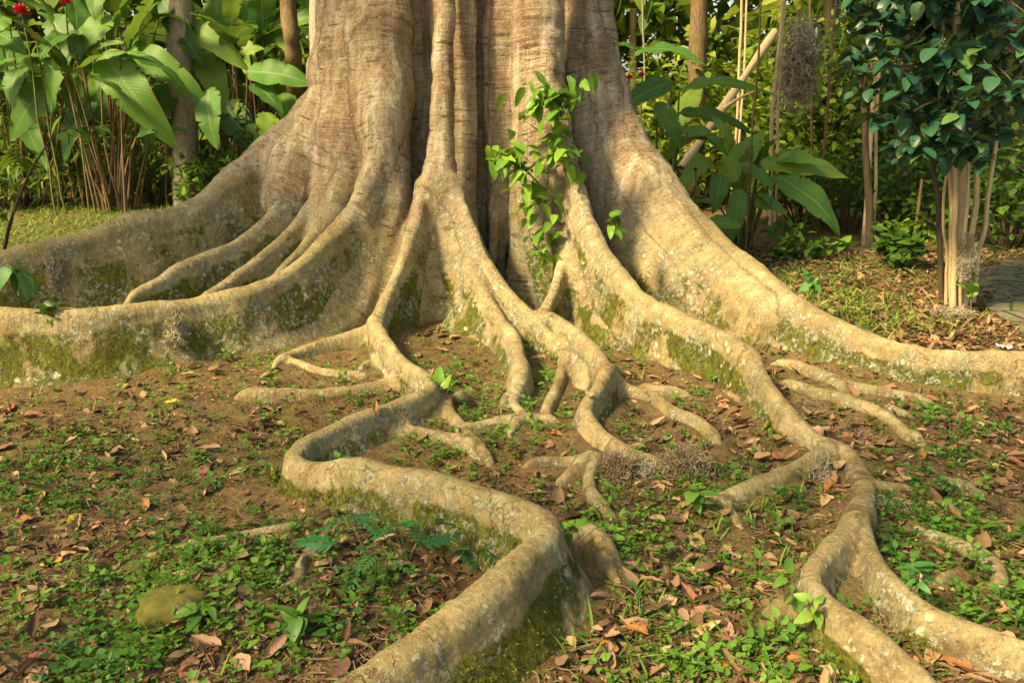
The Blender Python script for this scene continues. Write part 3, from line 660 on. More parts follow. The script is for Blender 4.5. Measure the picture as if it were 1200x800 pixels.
M_WOOD = leaf_material('wood_leaf', [(0, (.022, .062, .009)), (.35, (.080, .170, .018)), (.65, (.19, .30, .030)), (1, (.42, .46, .06))], .45, .55)
M_VINE = leaf_material('climber_leaf', [(0, (.045, .120, .014)), (.4, (.105, .235, .020)), (.7, (.17, .33, .03)), (1, (.30, .42, .06))], .35, .38, (.22, .36, .10))
M_ROUND = leaf_material('round_dark_leaf', [(0, (.008, .032, .018)), (.5, (.018, .070, .036)), (.8, (.035, .105, .045)), (1, (.09, .17, .035))], .15, .38, (.05, .12, .06), 0, .4)
M_GRASS = leaf_material('grass_blade', [(0, (.045, .100, .012)), (.5, (.105, .215, .022)), (1, (.24, .30, .05))], .25, .5)
M_LITTER = leaf_material('dry_leaf_litter', [(0, (.045, .026, .014)), (.25, (.120, .072, .036)), (.5, (.225, .140, .076)), (.75, (.35, .235, .130)), (1, (.49, .35, .18))], .08, .7, None, 0, .2, .5)
DRY = {'reddish brown': (.235, .112, .066), 'pale tan': (.42, .29, .16), 'dark brown': (.105, .056, .034), 'orange brown': (.33, .160, .058), 'yellow': (.50, .33, .04), 'pinkish brown': (.34, .205, .13)}
M_DRY = {k: leaf_material('fallen_leaf_'+k.replace(' ', '_'), [(0, tuple(c*.55 for c in v)), (.5, v), (1, tuple(min(1, c*1.35) for c in v))], .05, .65, tuple(c*.7 for c in v), 9, .25, .8) for k, v in DRY.items()}
def wood_material(name, a, b, sc=(6, 6, 1.2), rough=.85):
    m = NT(name); p = m.pos(); n1 = m.noise(m.scale(p, sc), 4, 6, .65); n2 = m.noise(p, 45, 4, .6)
    c = m.ramp(m.math('ADD', m.math('MULTIPLY', n1, .7), m.math('MULTIPLY', n2, .3)), [(.33, a), (.62, b)])
    return m.done(c, rough, m.bump(n1, .6, .015), .2)
M_TWIG = wood_material('twig_bark', (.09, .055, .03), (.27, .185, .105), (8, 8, 8))
M_STEM = wood_material('green_stem', (.05, .075, .02), (.16, .17, .05), (9, 9, 2))
M_DARKSTEM = wood_material('dark_stem', (.018, .016, .010), (.06, .045, .028), (9, 9, 2))
M_CANE = wood_material('brown_cane', (.060, .040, .020), (.22, .15, .075), (10, 10, 2))
M_GREYBARK = wood_material('grey_bark', (.17, .145, .105), (.36, .31, .23), (7, 7, 3))
M_PALEBARK = wood_material('pale_bark', (.34, .25, .14), (.58, .44, .26), (8, 8, 1))
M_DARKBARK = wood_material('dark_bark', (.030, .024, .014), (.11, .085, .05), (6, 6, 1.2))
def tubes(name, paths, sides=6):
    """mesh of round tubes; every path is rows of x, y, z, radius"""
    VV, FF, off = [], [], 0
    a = np.linspace(0, 2*np.pi, sides+1)[:-1]
    for P in paths:
        P = np.asarray(P, float); n = len(P); T = np.gradient(P[:, :3], axis=0); T /= np.linalg.norm(T, axis=1)[:, None]+1e-9
        ref = np.where(np.abs(T[:, 2:3]) > .9, np.array([[1., 0, 0]]), np.array([[0, 0, 1.]]))
        A = np.cross(T, ref); A /= np.linalg.norm(A, axis=1)[:, None]+1e-9; B = np.cross(T, A)
        ring_ = P[:, None, :3]+P[:, None, 3:4]*(np.cos(a)[None, :, None]*A[:, None]+np.sin(a)[None, :, None]*B[:, None])
        VV.append(ring_.reshape(-1, 3))
        i, j = np.meshgrid(np.arange(n-1), np.arange(sides), indexing='ij')
        f = np.stack([i*sides+j, i*sides+(j+1) % sides, (i+1)*sides+(j+1) % sides, (i+1)*sides+j], -1).reshape(-1, 4)
        FF.append(f+off); off += n*sides
    V_, F_ = np.vstack(VV), np.vstack(FF)
    return np_mesh(name, V_, F_[:, ::-1])
def curve3(a, b, sag, n=9, r0=.01, r1=.006, wob=0.0, seed=0):
    a, b = np.asarray(a, float), np.asarray(b, float); t = np.linspace(0, 1, n)[:, None]
    p = a+(b-a)*t+np.array([0, 0, 1.])*sag*4*t*(1-t)
    if wob: p[1:-1] += wob*np.stack([noise(t[1:-1, 0]*4, seed, k, 1, 51) for k in range(3)], 1)
    return np.hstack([p, r0+(r1-r0)*t])
def top_z(x, y):                                # the ground or the root lying over it
    return np.maximum(ground_z(x, y), np.where(root_dist(x, y) < .0, grid2(ROOT_TOP, x, y), -1))
def pix(p):
    d = p[..., 1]*cp+(CAM_H-p[..., 2])*sp
    v = (p[..., 1]*sp-(CAM_H-p[..., 2])*cp)
    return 600+FPX*p[..., 0]/d, 400-FPX*v/d

# visible ground samples, spread evenly over the picture's ground area rather than over the floor
def ground_samples(n, y0=430, y1=860, x0=-480, x1=1680, clear=.015, power=1.0):
    n = int(n*(x1-x0)/1440); px = rng.uniform(x0, x1, n); py = y0+(y1-y0)*rng.uniform(0, 1, n)**power
    Y_ = row_depth(py); d = Y_*cp+CAM_H*sp; X_ = (px-600)/FPX*d
    k = root_dist(X_, Y_) > clear
    return X_[k], Y_[k], px[k], py[k]

# ---- ground stuff -----------------------------------------------------------
LITTER = [leaf_shape(7, 3, .24, .65, .2, .15), leaf_shape(7, 3, .28, .6, -.3, .3, 0, .03, 2), leaf_shape(7, 5, .26, .6, .1, -.35, 1.5, .03, 5), leaf_shape(7, 5, .22, .7, .25, .5, 0, .06, 3), leaf_shape(6, 3, .30, .5, .6, -.2, 0, .05, 8), leaf_shape(6, 5, .20, .6, .1, .2, 2.2, .03, 9)]
x, y, px, py = ground_samples(24000, 380, 860)
zone = .42+.85*sstep(600, 780, px) + .35*sstep(430, 520, px)*(py < 450) + .3*((px < 420) & (py < 560))
zone = zone+.35*np.exp(-np.maximum(root_dist(x, y), 0)/.08)
zone = zone*(.35+.9*sstep(-.15, .35, fbm(x, y, 0, 1.6, 61)))
k = rng.uniform(0, 1, len(x)) < zone*.85; x, y, px, py = x[k], y[k], px[k], py[k]; n = len(x)
pos = np.stack([x, y, ground_z(x, y)+rng.uniform(.002, .016, n)], 1)
me = scatter('leaf_litter', LITTER, pos, rots(rng.uniform(0, 6.28, n), rng.normal(.05, .28, n), rng.normal(0, .35, n)), rng.gamma(2.6, .0135, n).clip(.010, .085), rng.beta(1.6, 2.5, n))
tag(add('leaf_litter', me, M_LITTER), kind='stuff')
x, y, px, py = ground_samples(30000, 390, 860); k = rng.uniform(0, 1, len(x)) < .35+.8*sstep(-.2, .3, fbm(x, y, 0, 2.6, 63)); x, y = x[k], y[k]; n = len(x)
me = scatter('leaf_crumbs', [leaf_shape(3, 3, .35, .6, .3, .3), leaf_shape(4, 3, .2, .6, .2, -.3)], np.stack([x, y, ground_z(x, y)+rng.uniform(0, .008, n)], 1), rots(rng.uniform(0, 6.28, n), rng.normal(.05, .4, n), rng.normal(0, .5, n)), rng.gamma(3, .0042, n).clip(.004, .026), rng.beta(1.5, 2.6, n))
tag(add('leaf_crumbs', me, M_LITTER), kind='stuff')
# twigs and bits of bark
x, y, px, py = ground_samples(1500, 400, 850); P = []
for i in range(len(x)):
    L_ = random.uniform(.03, .16); a = random.uniform(0, 6.28); z0 = float(ground_z(x[i], y[i]))+.006
    q = np.array([[x[i]+math.cos(a+b*.25)*L_*(t-.5), y[i]+math.sin(a+b*.25)*L_*(t-.5), z0+random.uniform(0, .012), random.uniform(.0012, .0032)] for b, t in enumerate((0, .35, .7, 1))])
    P.append(q)
tag(add('twig_litter', tubes('twig_litter', P, 4), M_TWIG), kind='stuff')
# seedlings and creeping weeds
def rosette(nleaf, size, h, seed, wid=.34):
    r = np.random.default_rng(seed); VV, FF, UU, off = [], [], [], 0
    base = leaf_shape(5, 3, wid*.95, .66, .22, .15)
    for i in range(nleaf):
        a = i*2.4+r.uniform(-.4, .4); hh = h*(.35+.65*(i+1)/nleaf); el = r.uniform(-.15, .6)
        M = rots(a, el, r.normal(0, .25)); s = size*r.uniform(.7, 1.2)
        d = np.array([-math.sin(a), math.cos(a), 0])
        v = (base[0]*s)@M.T+d*h*.25+np.array([0, 0, hh])
        VV.append(v); FF.append(base[1]+off); UU.append(base[2]); off += len(v)
    st = np.array([[-.0012, 0, 0], [.0012, 0, 0], [.0012, 0, h], [-.0012, 0, h], [0, -.0012, 0], [0, .0012, 0], [0, .0012, h], [0, -.0012, h]])
    VV.append(st); FF.append(np.array([[0, 1, 2, 3], [4, 5, 6, 7]])+off); UU.append(np.zeros((8, 2)))
    return np.vstack(VV).astype(np.float32), np.vstack(FF).astype(np.int32), np.vstack(UU).astype(np.float32)
ROS = [rosette(9, .014, .03, 11, .22), rosette(5, .032, .05, 12, .20), rosette(4, .024, .025, 13, .48), rosette(6, .012, .012, 14, .45), rosette(8, .011, .02, 15, .4), rosette(4, .020, .020, 1, .42), rosette(5, .024, .030, 2, .36), rosette(6, .020, .040, 3, .40), rosette(5, .030, .035, 4, .30), rosette(7, .022, .055, 5, .36), rosette(3, .018, .012, 6, .46)]
x, y, px, py = ground_samples(26000, 380, 860, clear=.002)
def blob(cx, cy, rx, ry): return np.exp(-(((px-cx)/rx)**2+((py-cy)/ry)**2))
dens = .9*blob(190, 440, 40, 25)+.9*blob(300, 450, 40, 15)+.9*blob(545, 420, 35, 20)+.8*blob(490, 535, 60, 22)+.8*blob(620, 480, 25, 35)+.7*blob(230, 590, 90, 28)+.9*blob(250, 690, 140, 45)+1.0*blob(180, 780, 150, 35)+.9*blob(345, 750, 60, 60)+.6*blob(30, 520, 60, 40)+.5*blob(60, 600, 60, 70)
dens = dens+.9*blob(880, 600, 50, 40)+.8*blob(830, 610, 30, 25)+1.1*blob(1055, 640, 40, 50)+1.0*blob(1170, 700, 60, 70)+.8*blob(1120, 600, 80, 50)+.9*blob(780, 560, 40, 30)+1.1*blob(760, 760, 130, 40)+.9*blob(930, 770, 60, 50)+.6*blob(1080, 760, 60, 30)+.6*blob(1100, 500, 90, 40)+.9*blob(720, 640, 40, 50)+.5*blob(400, 560, 40, 40)+.8*blob(440, 455, 60, 25)+.5*blob(850, 480, 60, 20)
dens = dens*(.12+1.3*sstep(-.12, .28, fbm(x, y, 0, 3.6, 71)))+.22*sstep(.0, .35, fbm(x, y, 0, 2.1, 73))
dens = dens+.6*((px < -40) | (px > 1250))
dens = dens+.18*sstep(.1, .3, fbm(x, y, 0, 6, 77))+.5*blob(640, 440, 60, 60)+.35*blob(560, 520, 120, 50)
dens = dens+.35*blob(560, 470, 160, 50)
dens *= 1.35*np.minimum(1, (520/np.maximum(py, 300))**.6)*.8
k = rng.uniform(0, 1, len(x)) < dens; x, y, px, py = x[k], y[k], px[k], py[k]; n = len(x)
tint = np.clip(.42+.22*noise(x, y, 0, 2.5, 75)+rng.normal(0, .13, n)-.35*np.exp(-(((px-1055)/45)**2+((py-640)/50)**2)), 0, 1)
me = scatter('ground_cover', ROS, np.stack([x, y, ground_z(x, y)-.002], 1), rots(rng.uniform(0, 6.28, n), rng.normal(0, .15, n), rng.normal(0, .15, n)), rng.gamma(6, .13, n).clip(.4, 1.4), tint)
tag(add('ground_cover', me, M_WEED), kind='stuff')
print('weeds', n)
# grass blades
def blade(droop, w): return leaf_shape(5, 3, w, .45, .5, droop)
BL = [blade(.2, .045), blade(.5, .055), blade(.8, .05)]
x, y, px, py = ground_samples(15000, 395, 860, clear=.004)
dens = 1.0*blob(770, 770, 120, 38)+.6*blob(830, 615, 35, 25)+.55*blob(540, 425, 30, 18)+.5*blob(560, 500, 20, 20)+.4*blob(880, 590, 40, 40)+.35*blob(200, 440, 40, 20)+.5*blob(790, 575, 30, 30)+.5*blob(1060, 780, 40, 25)+.4*blob(940, 660, 40, 40)+.04
k = rng.uniform(0, 1, len(x)) < dens; x, y = x[k], y[k]; n = len(x)
bx_, by_ = x, y
me = scatter('grass', BL, np.stack([x, y, ground_z(x, y)-.002], 1), rots(rng.uniform(0, 6.28, n), rng.uniform(.35, 1.35, n), rng.normal(0, .3, n)), rng.uniform(.03, .10, n), np.clip(rng.normal(.5, .2, n), 0, 1))
tag(add('grass', me, M_GRASS), kind='stuff')
# moss growing as short tufts on the root walls
cand = np.where((mossy+rng.normal(0, .10, len(V)) > .70) & (V[:, 2] < .75) & (V[:, 1] < 6.4))[0]
wgt = 1/V[cand, 1]**1.5; cand = rng.choice(cand, min(26000, 3*len(cand)), replace=True, p=wgt/wgt.sum()); n = len(cand)
yaw = np.arctan2(-N[cand, 0], N[cand, 1])
me = scatter('moss', [leaf_shape(3, 3, .4, .5, .3, .5)], V[cand]-N[cand]*.001+rng.normal(0, .007, (n, 3))*(1-np.abs(N[cand])*.8), rots(yaw+rng.normal(0, .8, n), rng.normal(.2, .6, n), rng.normal(0, .8, n)), rng.uniform(.004, .011, n), np.clip(rng.normal(.4, .25, n), 0, 1))
M_MOSS = leaf_material('moss_tuft', [(0, (.030, .036, .006)), (.5, (.085, .092, .012)), (1, (.19, .19, .03))], .1, .8)
tag(add('moss', me, M_MOSS), kind='stuff')
print('stuff', time.time()-_t); _t = time.time()

# ---- fallen leaves, each a thing ------------------------------------------------
FL = {'flat': leaf_shape(11, 5, .22, .62, .12, .06, 0, .012, 1), 'curled': leaf_shape(11, 7, .25, .6, .1, -.35, 1.5, .02, 2),
      'rolled': leaf_shape(9, 7, .26, .65, .1, .25, 2.3, .015, 3), 'folded': leaf_shape(11, 5, .25, .6, .85, .2, 0, .02, 4), 'wavy': leaf_shape(11, 5, .28, .56, .15, .12, 0, .05, 5)}
FLM = {}
def fallen(px, py, size, ang, colour, shape, label, tilt=0.0, wide=1.0):
    q = on_ground(px, py); X_, Y_ = q[0], q[1]
    if root_dist(X_, Y_) < .0:
        for _ in range(4):                                     # lies on top of a root there
            zt_ = float(top_z(X_, Y_)); d_ = row_depth(py, zt_); q = at(px, py, d_); X_, Y_ = q[0], q[1]
    z0 = float(top_z(X_, Y_))
    key = (colour, shape)
    if key not in FLM:
        v, f, uv = FL[shape]; FLM[key] = np_mesh('fallen_leaf', v-np.array([0, .5, 0], np.float32), f, True, dict(tint=np.full(len(v), .5)), uv)
        FLM[key].materials.append(M_DRY[colour])
    o = bpy.data.objects.new('fallen_leaf', FLM[key]); COL.objects.link(o)
    lift = {'flat': .010, 'curled': .008, 'rolled': .014, 'folded': .012, 'wavy': .014}[shape]
    o.location = (X_, Y_, z0+lift); size *= .86; o.scale = (size*wide, size, size)
    o.rotation_euler = (tilt+random.gauss(0, .10), random.gauss(0, .16), ang)
    tag(o, label, 'fallen leaf', 'fallen leaves on the forest floor'); return o
HERO = [  # px, py, length m, heading, colour, shape, label
 (24, 606, .115, 1.9, 'orange brown', 'wavy', 'orange fallen leaf on bare soil beside the left edge'),
 (66, 653, .13, -.9, 'yellow', 'flat', 'mustard yellow fallen leaf lying on soil at lower left'),
 (88, 637, .12, -.6, 'pale tan', 'wavy', 'pale tan leaf overlapping the mustard yellow leaf'),
 (89, 611, .10, .2, 'pinkish brown', 'curled', 'pinkish upright curled leaf on bare soil at left'),
 (222, 681, .135, 1.45, 'pale tan', 'flat', 'pale flat leaf right below the thin crawling surface root'),
 (200, 700, .11, 1.5, 'reddish brown', 'folded', 'reddish folded leaf just above the mossy stone'),
 (157, 724, .10, -1.0, 'orange brown', 'folded', 'orange brown folded leaf left of the mossy stone'),
 (185, 756, .13, -1.3, 'reddish brown', 'wavy', 'broad reddish ribbed leaf below the mossy stone'),
 (275, 783, .14, 1.0, 'pinkish brown', 'folded', 'long pinkish leaf at the bottom left of the winding root'),
 (328, 766, .12, -.6, 'pinkish brown', 'curled', 'curled pinkish leaf left of the winding front root'),
 (396, 789, .13, .5, 'dark brown', 'wavy', 'dark leaf touching the winding root at the bottom'),
 (295, 656, .10, 1.5, 'reddish brown', 'flat', 'small reddish leaf between the thin crawling root and its branch'),
 (319, 567, .11, .3, 'orange brown', 'curled', 'orange curled leaf leaning on the bend of the winding root'),
 (138, 650, .12, -.8, 'dark brown', 'curled', 'dark curled leaf on soil above the thin crawling root'),
 (60, 765, .15, -1.4, 'reddish brown', 'rolled', 'long rolled reddish leaf near the bottom left corner'),
 (45, 790, .12, .3, 'pinkish brown', 'wavy', 'pinkish leaf standing at the bottom left corner'),
 (95, 787, .12, -.2, 'reddish brown', 'wavy', 'reddish leaf at the bottom edge left of the weeds'),
 (220, 473, .12, -.9, 'orange brown', 'rolled', 'rolled orange leaf in front of the low flat root end'),
 (323, 497, .10, 1.5, 'pale tan', 'curled', 'pale curled leaf in front of the low flat root'),
 (290, 500, .10, .7, 'dark brown', 'folded', 'dark leaf under the low flat root'),
 (40, 486, .11, -1.2, 'reddish brown', 'folded', 'reddish leaf below the mossy wall at the left edge'),
 (112, 480, .11, .2, 'reddish brown', 'wavy', 'reddish leaf standing below the mossy left wall'),
 (152, 468, .10, .6, 'dark brown', 'curled', 'dark curled leaf at the foot of the mossy left wall'),
 (442, 521, .08, .1, 'orange brown', 'curled', 'small orange leaf behind the winding root'),
 (515, 548, .11, -1.0, 'orange brown', 'rolled', 'rolled orange leaf right behind the winding front root'),
 (635, 420, .12, .4, 'pinkish brown', 'rolled', 'rolled pinkish leaf caught between two legs of the centre buttress'),
 (630, 460, .11, .0, 'reddish brown', 'folded', 'reddish leaf hanging below the middle root leg'),
 (700, 765, .14, 1.4, 'orange brown', 'flat', 'large orange brown leaf on grass right of the winding root'),
 (740, 745, .14, .8, 'orange brown', 'rolled', 'long rolled orange leaf on grass patch'),
 (706, 712, .12, -1.2, 'pinkish brown', 'rolled', 'rolled pinkish leaf beside the thick root bend'),
 (748, 679, .11, 1.3, 'pinkish brown', 'curled', 'curled pinkish leaf below the mossy root stub'),
 (782, 687, .13, -1.0, 'orange brown', 'rolled', 'rolled orange leaf between the two winding roots'),
 (781, 708, .09, .5, 'pale tan', 'wavy', 'round pale leaf between the two winding roots'),
 (770, 727, .12, -1.4, 'dark brown', 'curled', 'dark curled leaf above the grass patch'),
 (860, 672, .10, -1.2, 'orange brown', 'flat', 'orange leaf left of the forked winding root'),
 (834, 683, .07, .6, 'yellow', 'flat', 'small yellow leaf between the two winding roots'),
 (830, 722, .17, -.6, 'pinkish brown', 'wavy', 'large crumpled pinkish leaf left of the stump root'),
 (808, 706, .12, .5, 'reddish brown', 'curled', 'curled reddish leaf above the crumpled pinkish leaf'),
 (925, 795, .14, 1.4, 'yellow', 'flat', 'bright yellow leaf at the bottom edge below the stump root'),
 (920, 783, .13, 1.2, 'orange brown', 'rolled', 'rolled orange leaf just above the bright yellow leaf'),
 (1112, 785, .13, .9, 'orange brown', 'wavy', 'tan orange leaf below the forked root at bottom right'),
 (1045, 765, .12, -.8, 'pinkish brown', 'folded', 'pinkish leaf folded over the tip of the forked root'),
 (915, 620, .12, 1.4, 'dark brown', 'folded', 'dark reddish leaf under the side branch of the forked root'),
 (1090, 668, .13, -1.2, 'dark brown', 'wavy', 'dark leaf among dark clover right of the forked root'),
 (1135, 682, .14, -1.0, 'dark brown', 'rolled', 'dark rolled leaf inside the small hooked root'),
 (1178, 734, .11, .4, 'pinkish brown', 'curled', 'pinkish leaf among clover at the right edge'),
 (1115, 537, .11, -.8, 'orange brown', 'curled', 'orange leaf below the tip of the thin right roots'),
 (1028, 523, .10, .2, 'reddish brown', 'wavy', 'round reddish leaf beside hanging moss on the thin right root'),
 (1090, 399, .16, 1.4, 'orange brown', 'wavy', 'large bright orange dry leaf behind the right buttress'),
 (690, 463, .08, .3, 'pale tan', 'wavy', 'pale leaf beside the looping root'),
 (520, 405, .12, .9, 'reddish brown', 'wavy', 'reddish leaf on top of the pile in the centre hollow'),
 (500, 398, .11, -.5, 'dark brown', 'curled', 'dark curled leaf in the pile in the centre hollow'),
 (535, 400, .11, -1.2, 'pinkish brown', 'folded', 'pinkish folded leaf in the pile in the centre hollow'),
 (517, 414, .12, 1.7, 'pale tan', 'curled', 'pale curled leaf at the front of the pile in the centre hollow'),
]
for a in HERO: fallen(*a)
ZONES = [(lambda X_, Y_: (Y_ < 470) & (X_ > 470) & (X_ < 610), 'in the hollow between the legs of the centre buttress'),
         (lambda X_, Y_: (X_ < 430) & (Y_ < 560), 'on soil in front of the mossy left buttress wall'),
         (lambda X_, Y_: (X_ < 420) & (Y_ < 680), 'on bare soil above the thin crawling root at left'),
         (lambda X_, Y_: (X_ < 480), 'among weeds left of the thick winding root'),
         (lambda X_, Y_: (X_ < 760) & (Y_ < 620), 'on soil behind the thick winding root'),
         (lambda X_, Y_: (X_ < 960) & (Y_ < 620), 'below the lichen covered right buttress'),
         (lambda X_, Y_: (X_ < 960), 'on the litter between the two winding roots'),
         (lambda X_, Y_: (Y_ < 570), 'on litter in front of the sunlit right buttress'),
         (lambda X_, Y_: (X_ > 0), 'among clover right of the forked winding root')]
x, y, px, py = ground_samples(4000, 395, 800, 0, 1200, clear=.03)
wz = np.where((px > 640), 1.0, .45)*np.where((px < 430) & (py < 560), 1.6, 1)*np.where((px > 950) & (py < 560), 1.5, 1)
k = np.where(rng.uniform(0, 1.6, len(px)) < wz)[0][:246]
cl = list(DRY); cw = [.30, .17, .20, .12, .03, .18]
used = set()
for i in k:
    zt = next(t for f, t in ZONES if f(px[i], py[i]))
    for _ in range(60):                                # no two leaves of one zone read the same
        c = str(rng.choice(cl, p=cw)); sh = str(rng.choice(list(FL))); sz = float(rng.uniform(.055, .125))
        lab = '%s %s %s fallen leaf %s' % ('small' if sz < .078 else ('large' if sz > .102 else 'medium'), c, sh, zt)
        if lab not in used: break
    used.add(lab); fallen(px[i], py[i], sz, float(rng.uniform(0, 6.28)), c, sh, lab, float(rng.normal(.05, .2)))
print('fallen', time.time()-_t); _t = time.time()

# ------------------------------------------------------------------ single plants, hanging moss, stone
def surf(px, py, Y0=3.0, Y1=8.0):               # first point of the tree or the ground met by the view ray
    for Y_ in np.arange(Y0, Y1, .02):
        q = at(px, py, Y_)
        if q[2] <= top_z(q[0], q[1]): return q
    return at(px, py, Y1)
def leafy(root, name, shapes, pts, mat, size, tint=(.5, .15), el=(.1, .5), face=None, spread=1.0):
    pts = np.asarray(pts, float); n = len(pts)
    yaw = rng.uniform(0, 6.28, n) if face is None else face+rng.normal(0, .9*spread, n)
    me = scatter(name, shapes, pts, rots(yaw, rng.normal(el[0], el[1], n), rng.normal(0, .4, n)), rng.uniform(size*.65, size*1.25, n), np.clip(rng.normal(tint[0], tint[1], n), 0, 1))
    return add(name, me, mat, root)
VL = [leaf_shape(8, 5, .27, .62, .18, .25), leaf_shape(8, 5, .24, .66, .1, .45, 0, .02, 4), leaf_shape(8, 5, .30, .6, .2, .35, 0, .03, 6)]
# climbing plant on the trunk
c0 = at(628, 340, 5.95)
cl = empty('climbing_plant', c0, 0, 'bright green climbing plant growing up the trunk above the dark hollow', 'climbing plant')
def rel(p, b): return np.asarray(p, float)-np.asarray(b, float)
stems = []
for pts in ([(628,345,6.0),(633,310,5.95),(636,270,5.9),(640,225,5.86),(646,180,5.84),(650,140,5.82),(648,112,5.8)],
            [(640,225,5.86),(622,205,5.82),(605,185,5.78),(592,182,5.75)],
            [(634,300,5.94),(622,280,5.88),(618,250,5.84),(612,232,5.8)],
            [(636,270,5.9),(645,262,5.84),(650,240,5.8),(660,215,5.78)],
            [(646,180,5.84),(660,190,5.78),(672,195,5.75)]):
    C = catmull(np.array([at(*p) for p in pts]), .04); r_ = np.linspace(.006, .003, len(C))
    stems.append(np.hstack([rel(C, c0), r_[:, None]]))
add('stem', tubes('stem', stems), M_STEM, cl)
def cluster(cx, cy, Y_, rx, ry, n, rd=.10):
    out = []
    for _ in range(n):
        a = random.gauss(0, .5); b = random.gauss(0, .5)
        out.append(at(cx+a*rx*.72, cy+b*ry*.9, Y_+random.uniform(-rd, rd*.4)))
    return np.array(out)
for cx, cy, rx, ry, n in ((644,116,46,28,84), (602,186,38,34,52), (633,188,26,24,18), (656,180,36,40,22), (625,228,30,26,22), (640,258,24,36,20), (662,160,20,16,10), (638,292,14,18,8)):
    leafy(cl, 'leaves', VL, rel(cluster(cx, cy, 5.74, rx, ry, n), c0), M_VINE, .115, (.58, .2), (-.4, .45))
def small_plant(px, py, Y_, h, nleaf, size, label, cat='seedling', mat=None, lean=(0, 0), spread=.5, shapes=None, name='seedling', el=(.1, .4), stem=M_STEM, tint=(.5, .15), group=None):
    q = at(px, py, Y_) if Y_ else surf(px, py, 1.6)
    t = empty(name, q, 0, label, cat, group)
    P, L_ = [], []
    for s in range(max(1, nleaf//4)):
        a = random.uniform(0, 6.28); rr = random.uniform(.1, spread)*h
        e = np.array([math.cos(a)*rr+lean[0]*h, math.sin(a)*rr*.6+lean[1]*h, h*random.uniform(.65, 1.05)])
        c = curve3((0, 0, -.01), e, .08*h, 7, .003+.004*h, .0018); P.append(c)
        for _ in range(4):
            u = random.uniform(.45, 1.0); i = min(6, int(u*6.99)); L_.append(c[i, :3]+np.array([random.gauss(0, .012), random.gauss(0, .012), random.gauss(0, .008)]))
    add('stem', tubes('stem', P, 5), stem, t)
    leafy(t, 'foliage', shapes or VL, L_, mat or M_WEED, size, tint, el)
    return t
small_plant(722, 278, 5.55, .16, 14, .10, 'small leafy sprout growing on the trunk right of the climbing plant', mat=M_VINE, el=(.0, .5))
small_plant(62, 388, 4.46, .17, 16, .085, 'dark green sprout growing on the left root wall', mat=M_WEED, tint=(.25, .15), el=(0, .4))
small_plant(516, 462, None, .09, 4, .085, 'single bright green leaf standing in front of the centre hollow', mat=M_VINE, spread=.15, el=(1.0, .3), tint=(.6, .1))
small_plant(352, 745, None, .09, 12, .075, 'glossy green seedling in the weeds left of the winding root', mat=M_WEED)
small_plant(920, 712, None, .10, 14, .055, 'fresh green sprig growing over the left side of the forked root', mat=M_WEED, tint=(.6, .12))
small_plant(955, 745, None, .12, 12, .05, 'pale green sprig below the bend of the forked root', mat=M_WEED, tint=(.65, .12))
small_plant(235, 735, None, .10, 16, .06, 'leafy weed touching the right side of the mossy stone', mat=M_WEED, tint=(.55, .1))
small_plant(1075, 690, None, .08, 14, .06, 'dark low weed inside the curve of the small hooked root', mat=M_BLUE)
small_plant(815, 605, None, .10, 12, .075, 'broad leaved weed below the hanging grey moss', mat=M_WEED, tint=(.55, .12))
small_plant(668, 640, None, .09, 10, .05, 'yellow green sprig on the outer bend of the thick root', mat=M_VINE)
# bluish feathery seedlings inside the bend of the thick root
def feather_leaf(npair, seed):
    r = np.random.default_rng(seed); base = leaf_shape(5, 3, .17, .6, .15, .1); VV, FF, UU, off = [], [], [], 0
    for i in range(npair):
        t = .25+.75*i/(npair-1); s = .42*(1-.55*abs(t-.5))
        for sgn in (-1, 1):
            M = rots(-sgn*(1.15-.5*t)+r.normal(0, .05), r.normal(-.1, .1), 0)
            v = (base[0]*s)@M.T+np.array([0, t, -.15*t*t]); VV.append(v); FF.append(base[1]+off); UU.append(base[2]); off += len(v)
    v = base[0]*.4+np.array([0, 1, -.15]); VV.append(v); FF.append(base[1]+off); UU.append(base[2])
    off += len(v)
    st = np.array([[-.008, 0, 0], [.008, 0, 0], [.006, 1, -.15], [-.006, 1, -.15]]); VV.append(st); FF.append(np.array([[0, 1, 2, 3]])+off); UU.append(np.zeros((4, 2)))
    return np.vstack(VV).astype(np.float32), np.vstack(FF).astype(np.int32), np.vstack(UU).astype(np.float32)
FE = [feather_leaf(6, 1), feather_leaf(7, 2), feather_leaf(5, 3)]
for px_, py_, h, tops, lab in (
    (478, 668, .17, [(432, 603), (465, 618), (478, 628), (505, 615), (470, 640)], 'bluish feathery seedling in front of the thick winding root'),
    (440, 690, .10, [(418, 606), (412, 640), (425, 660), (450, 655), (440, 672)], 'darker feathery seedling lowest at the bend of the thick root'),
    (560, 668, .08, [(548, 640), (566, 634), (572, 645), (545, 655)], 'feathery seedling nearest the corner of the thick root')):
    q = on_ground(px_, py_); q[2] = float(ground_z(q[0], q[1])); t = empty('feathery_seedling', q, 0, lab, 'seedling', 'feathery seedlings by the thick root')
    P, L_, yw = [], [], []
    for tx, ty in tops:
        for _ in range(2):
            e = at(tx+random.gauss(0, 9), ty+random.gauss(0, 6), q[1]+random.uniform(-.08, .10))-q; e[2] = max(e[2], .03)
            P.append(curve3((0, 0, -.01), e, .02, 7, .0025, .0015)); L_.append(e); yw.append(math.atan2(-e[0], e[1])+random.gauss(0, .9))
    add('stem', tubes('stem', P, 5), M_STEM, t)
    n = len(L_)
    me = scatter('foliage', FE, np.array(L_), rots(np.array(yw)+np.where(rng.uniform(0, 1, n) < .4, 2.6, 0), rng.normal(.0, .25, n), rng.normal(0, .25, n)), rng.uniform(.075, .12, n), np.clip(rng.normal(.5, .22, n), 0, 1))
    add('foliage', me, M_BLUE, t)
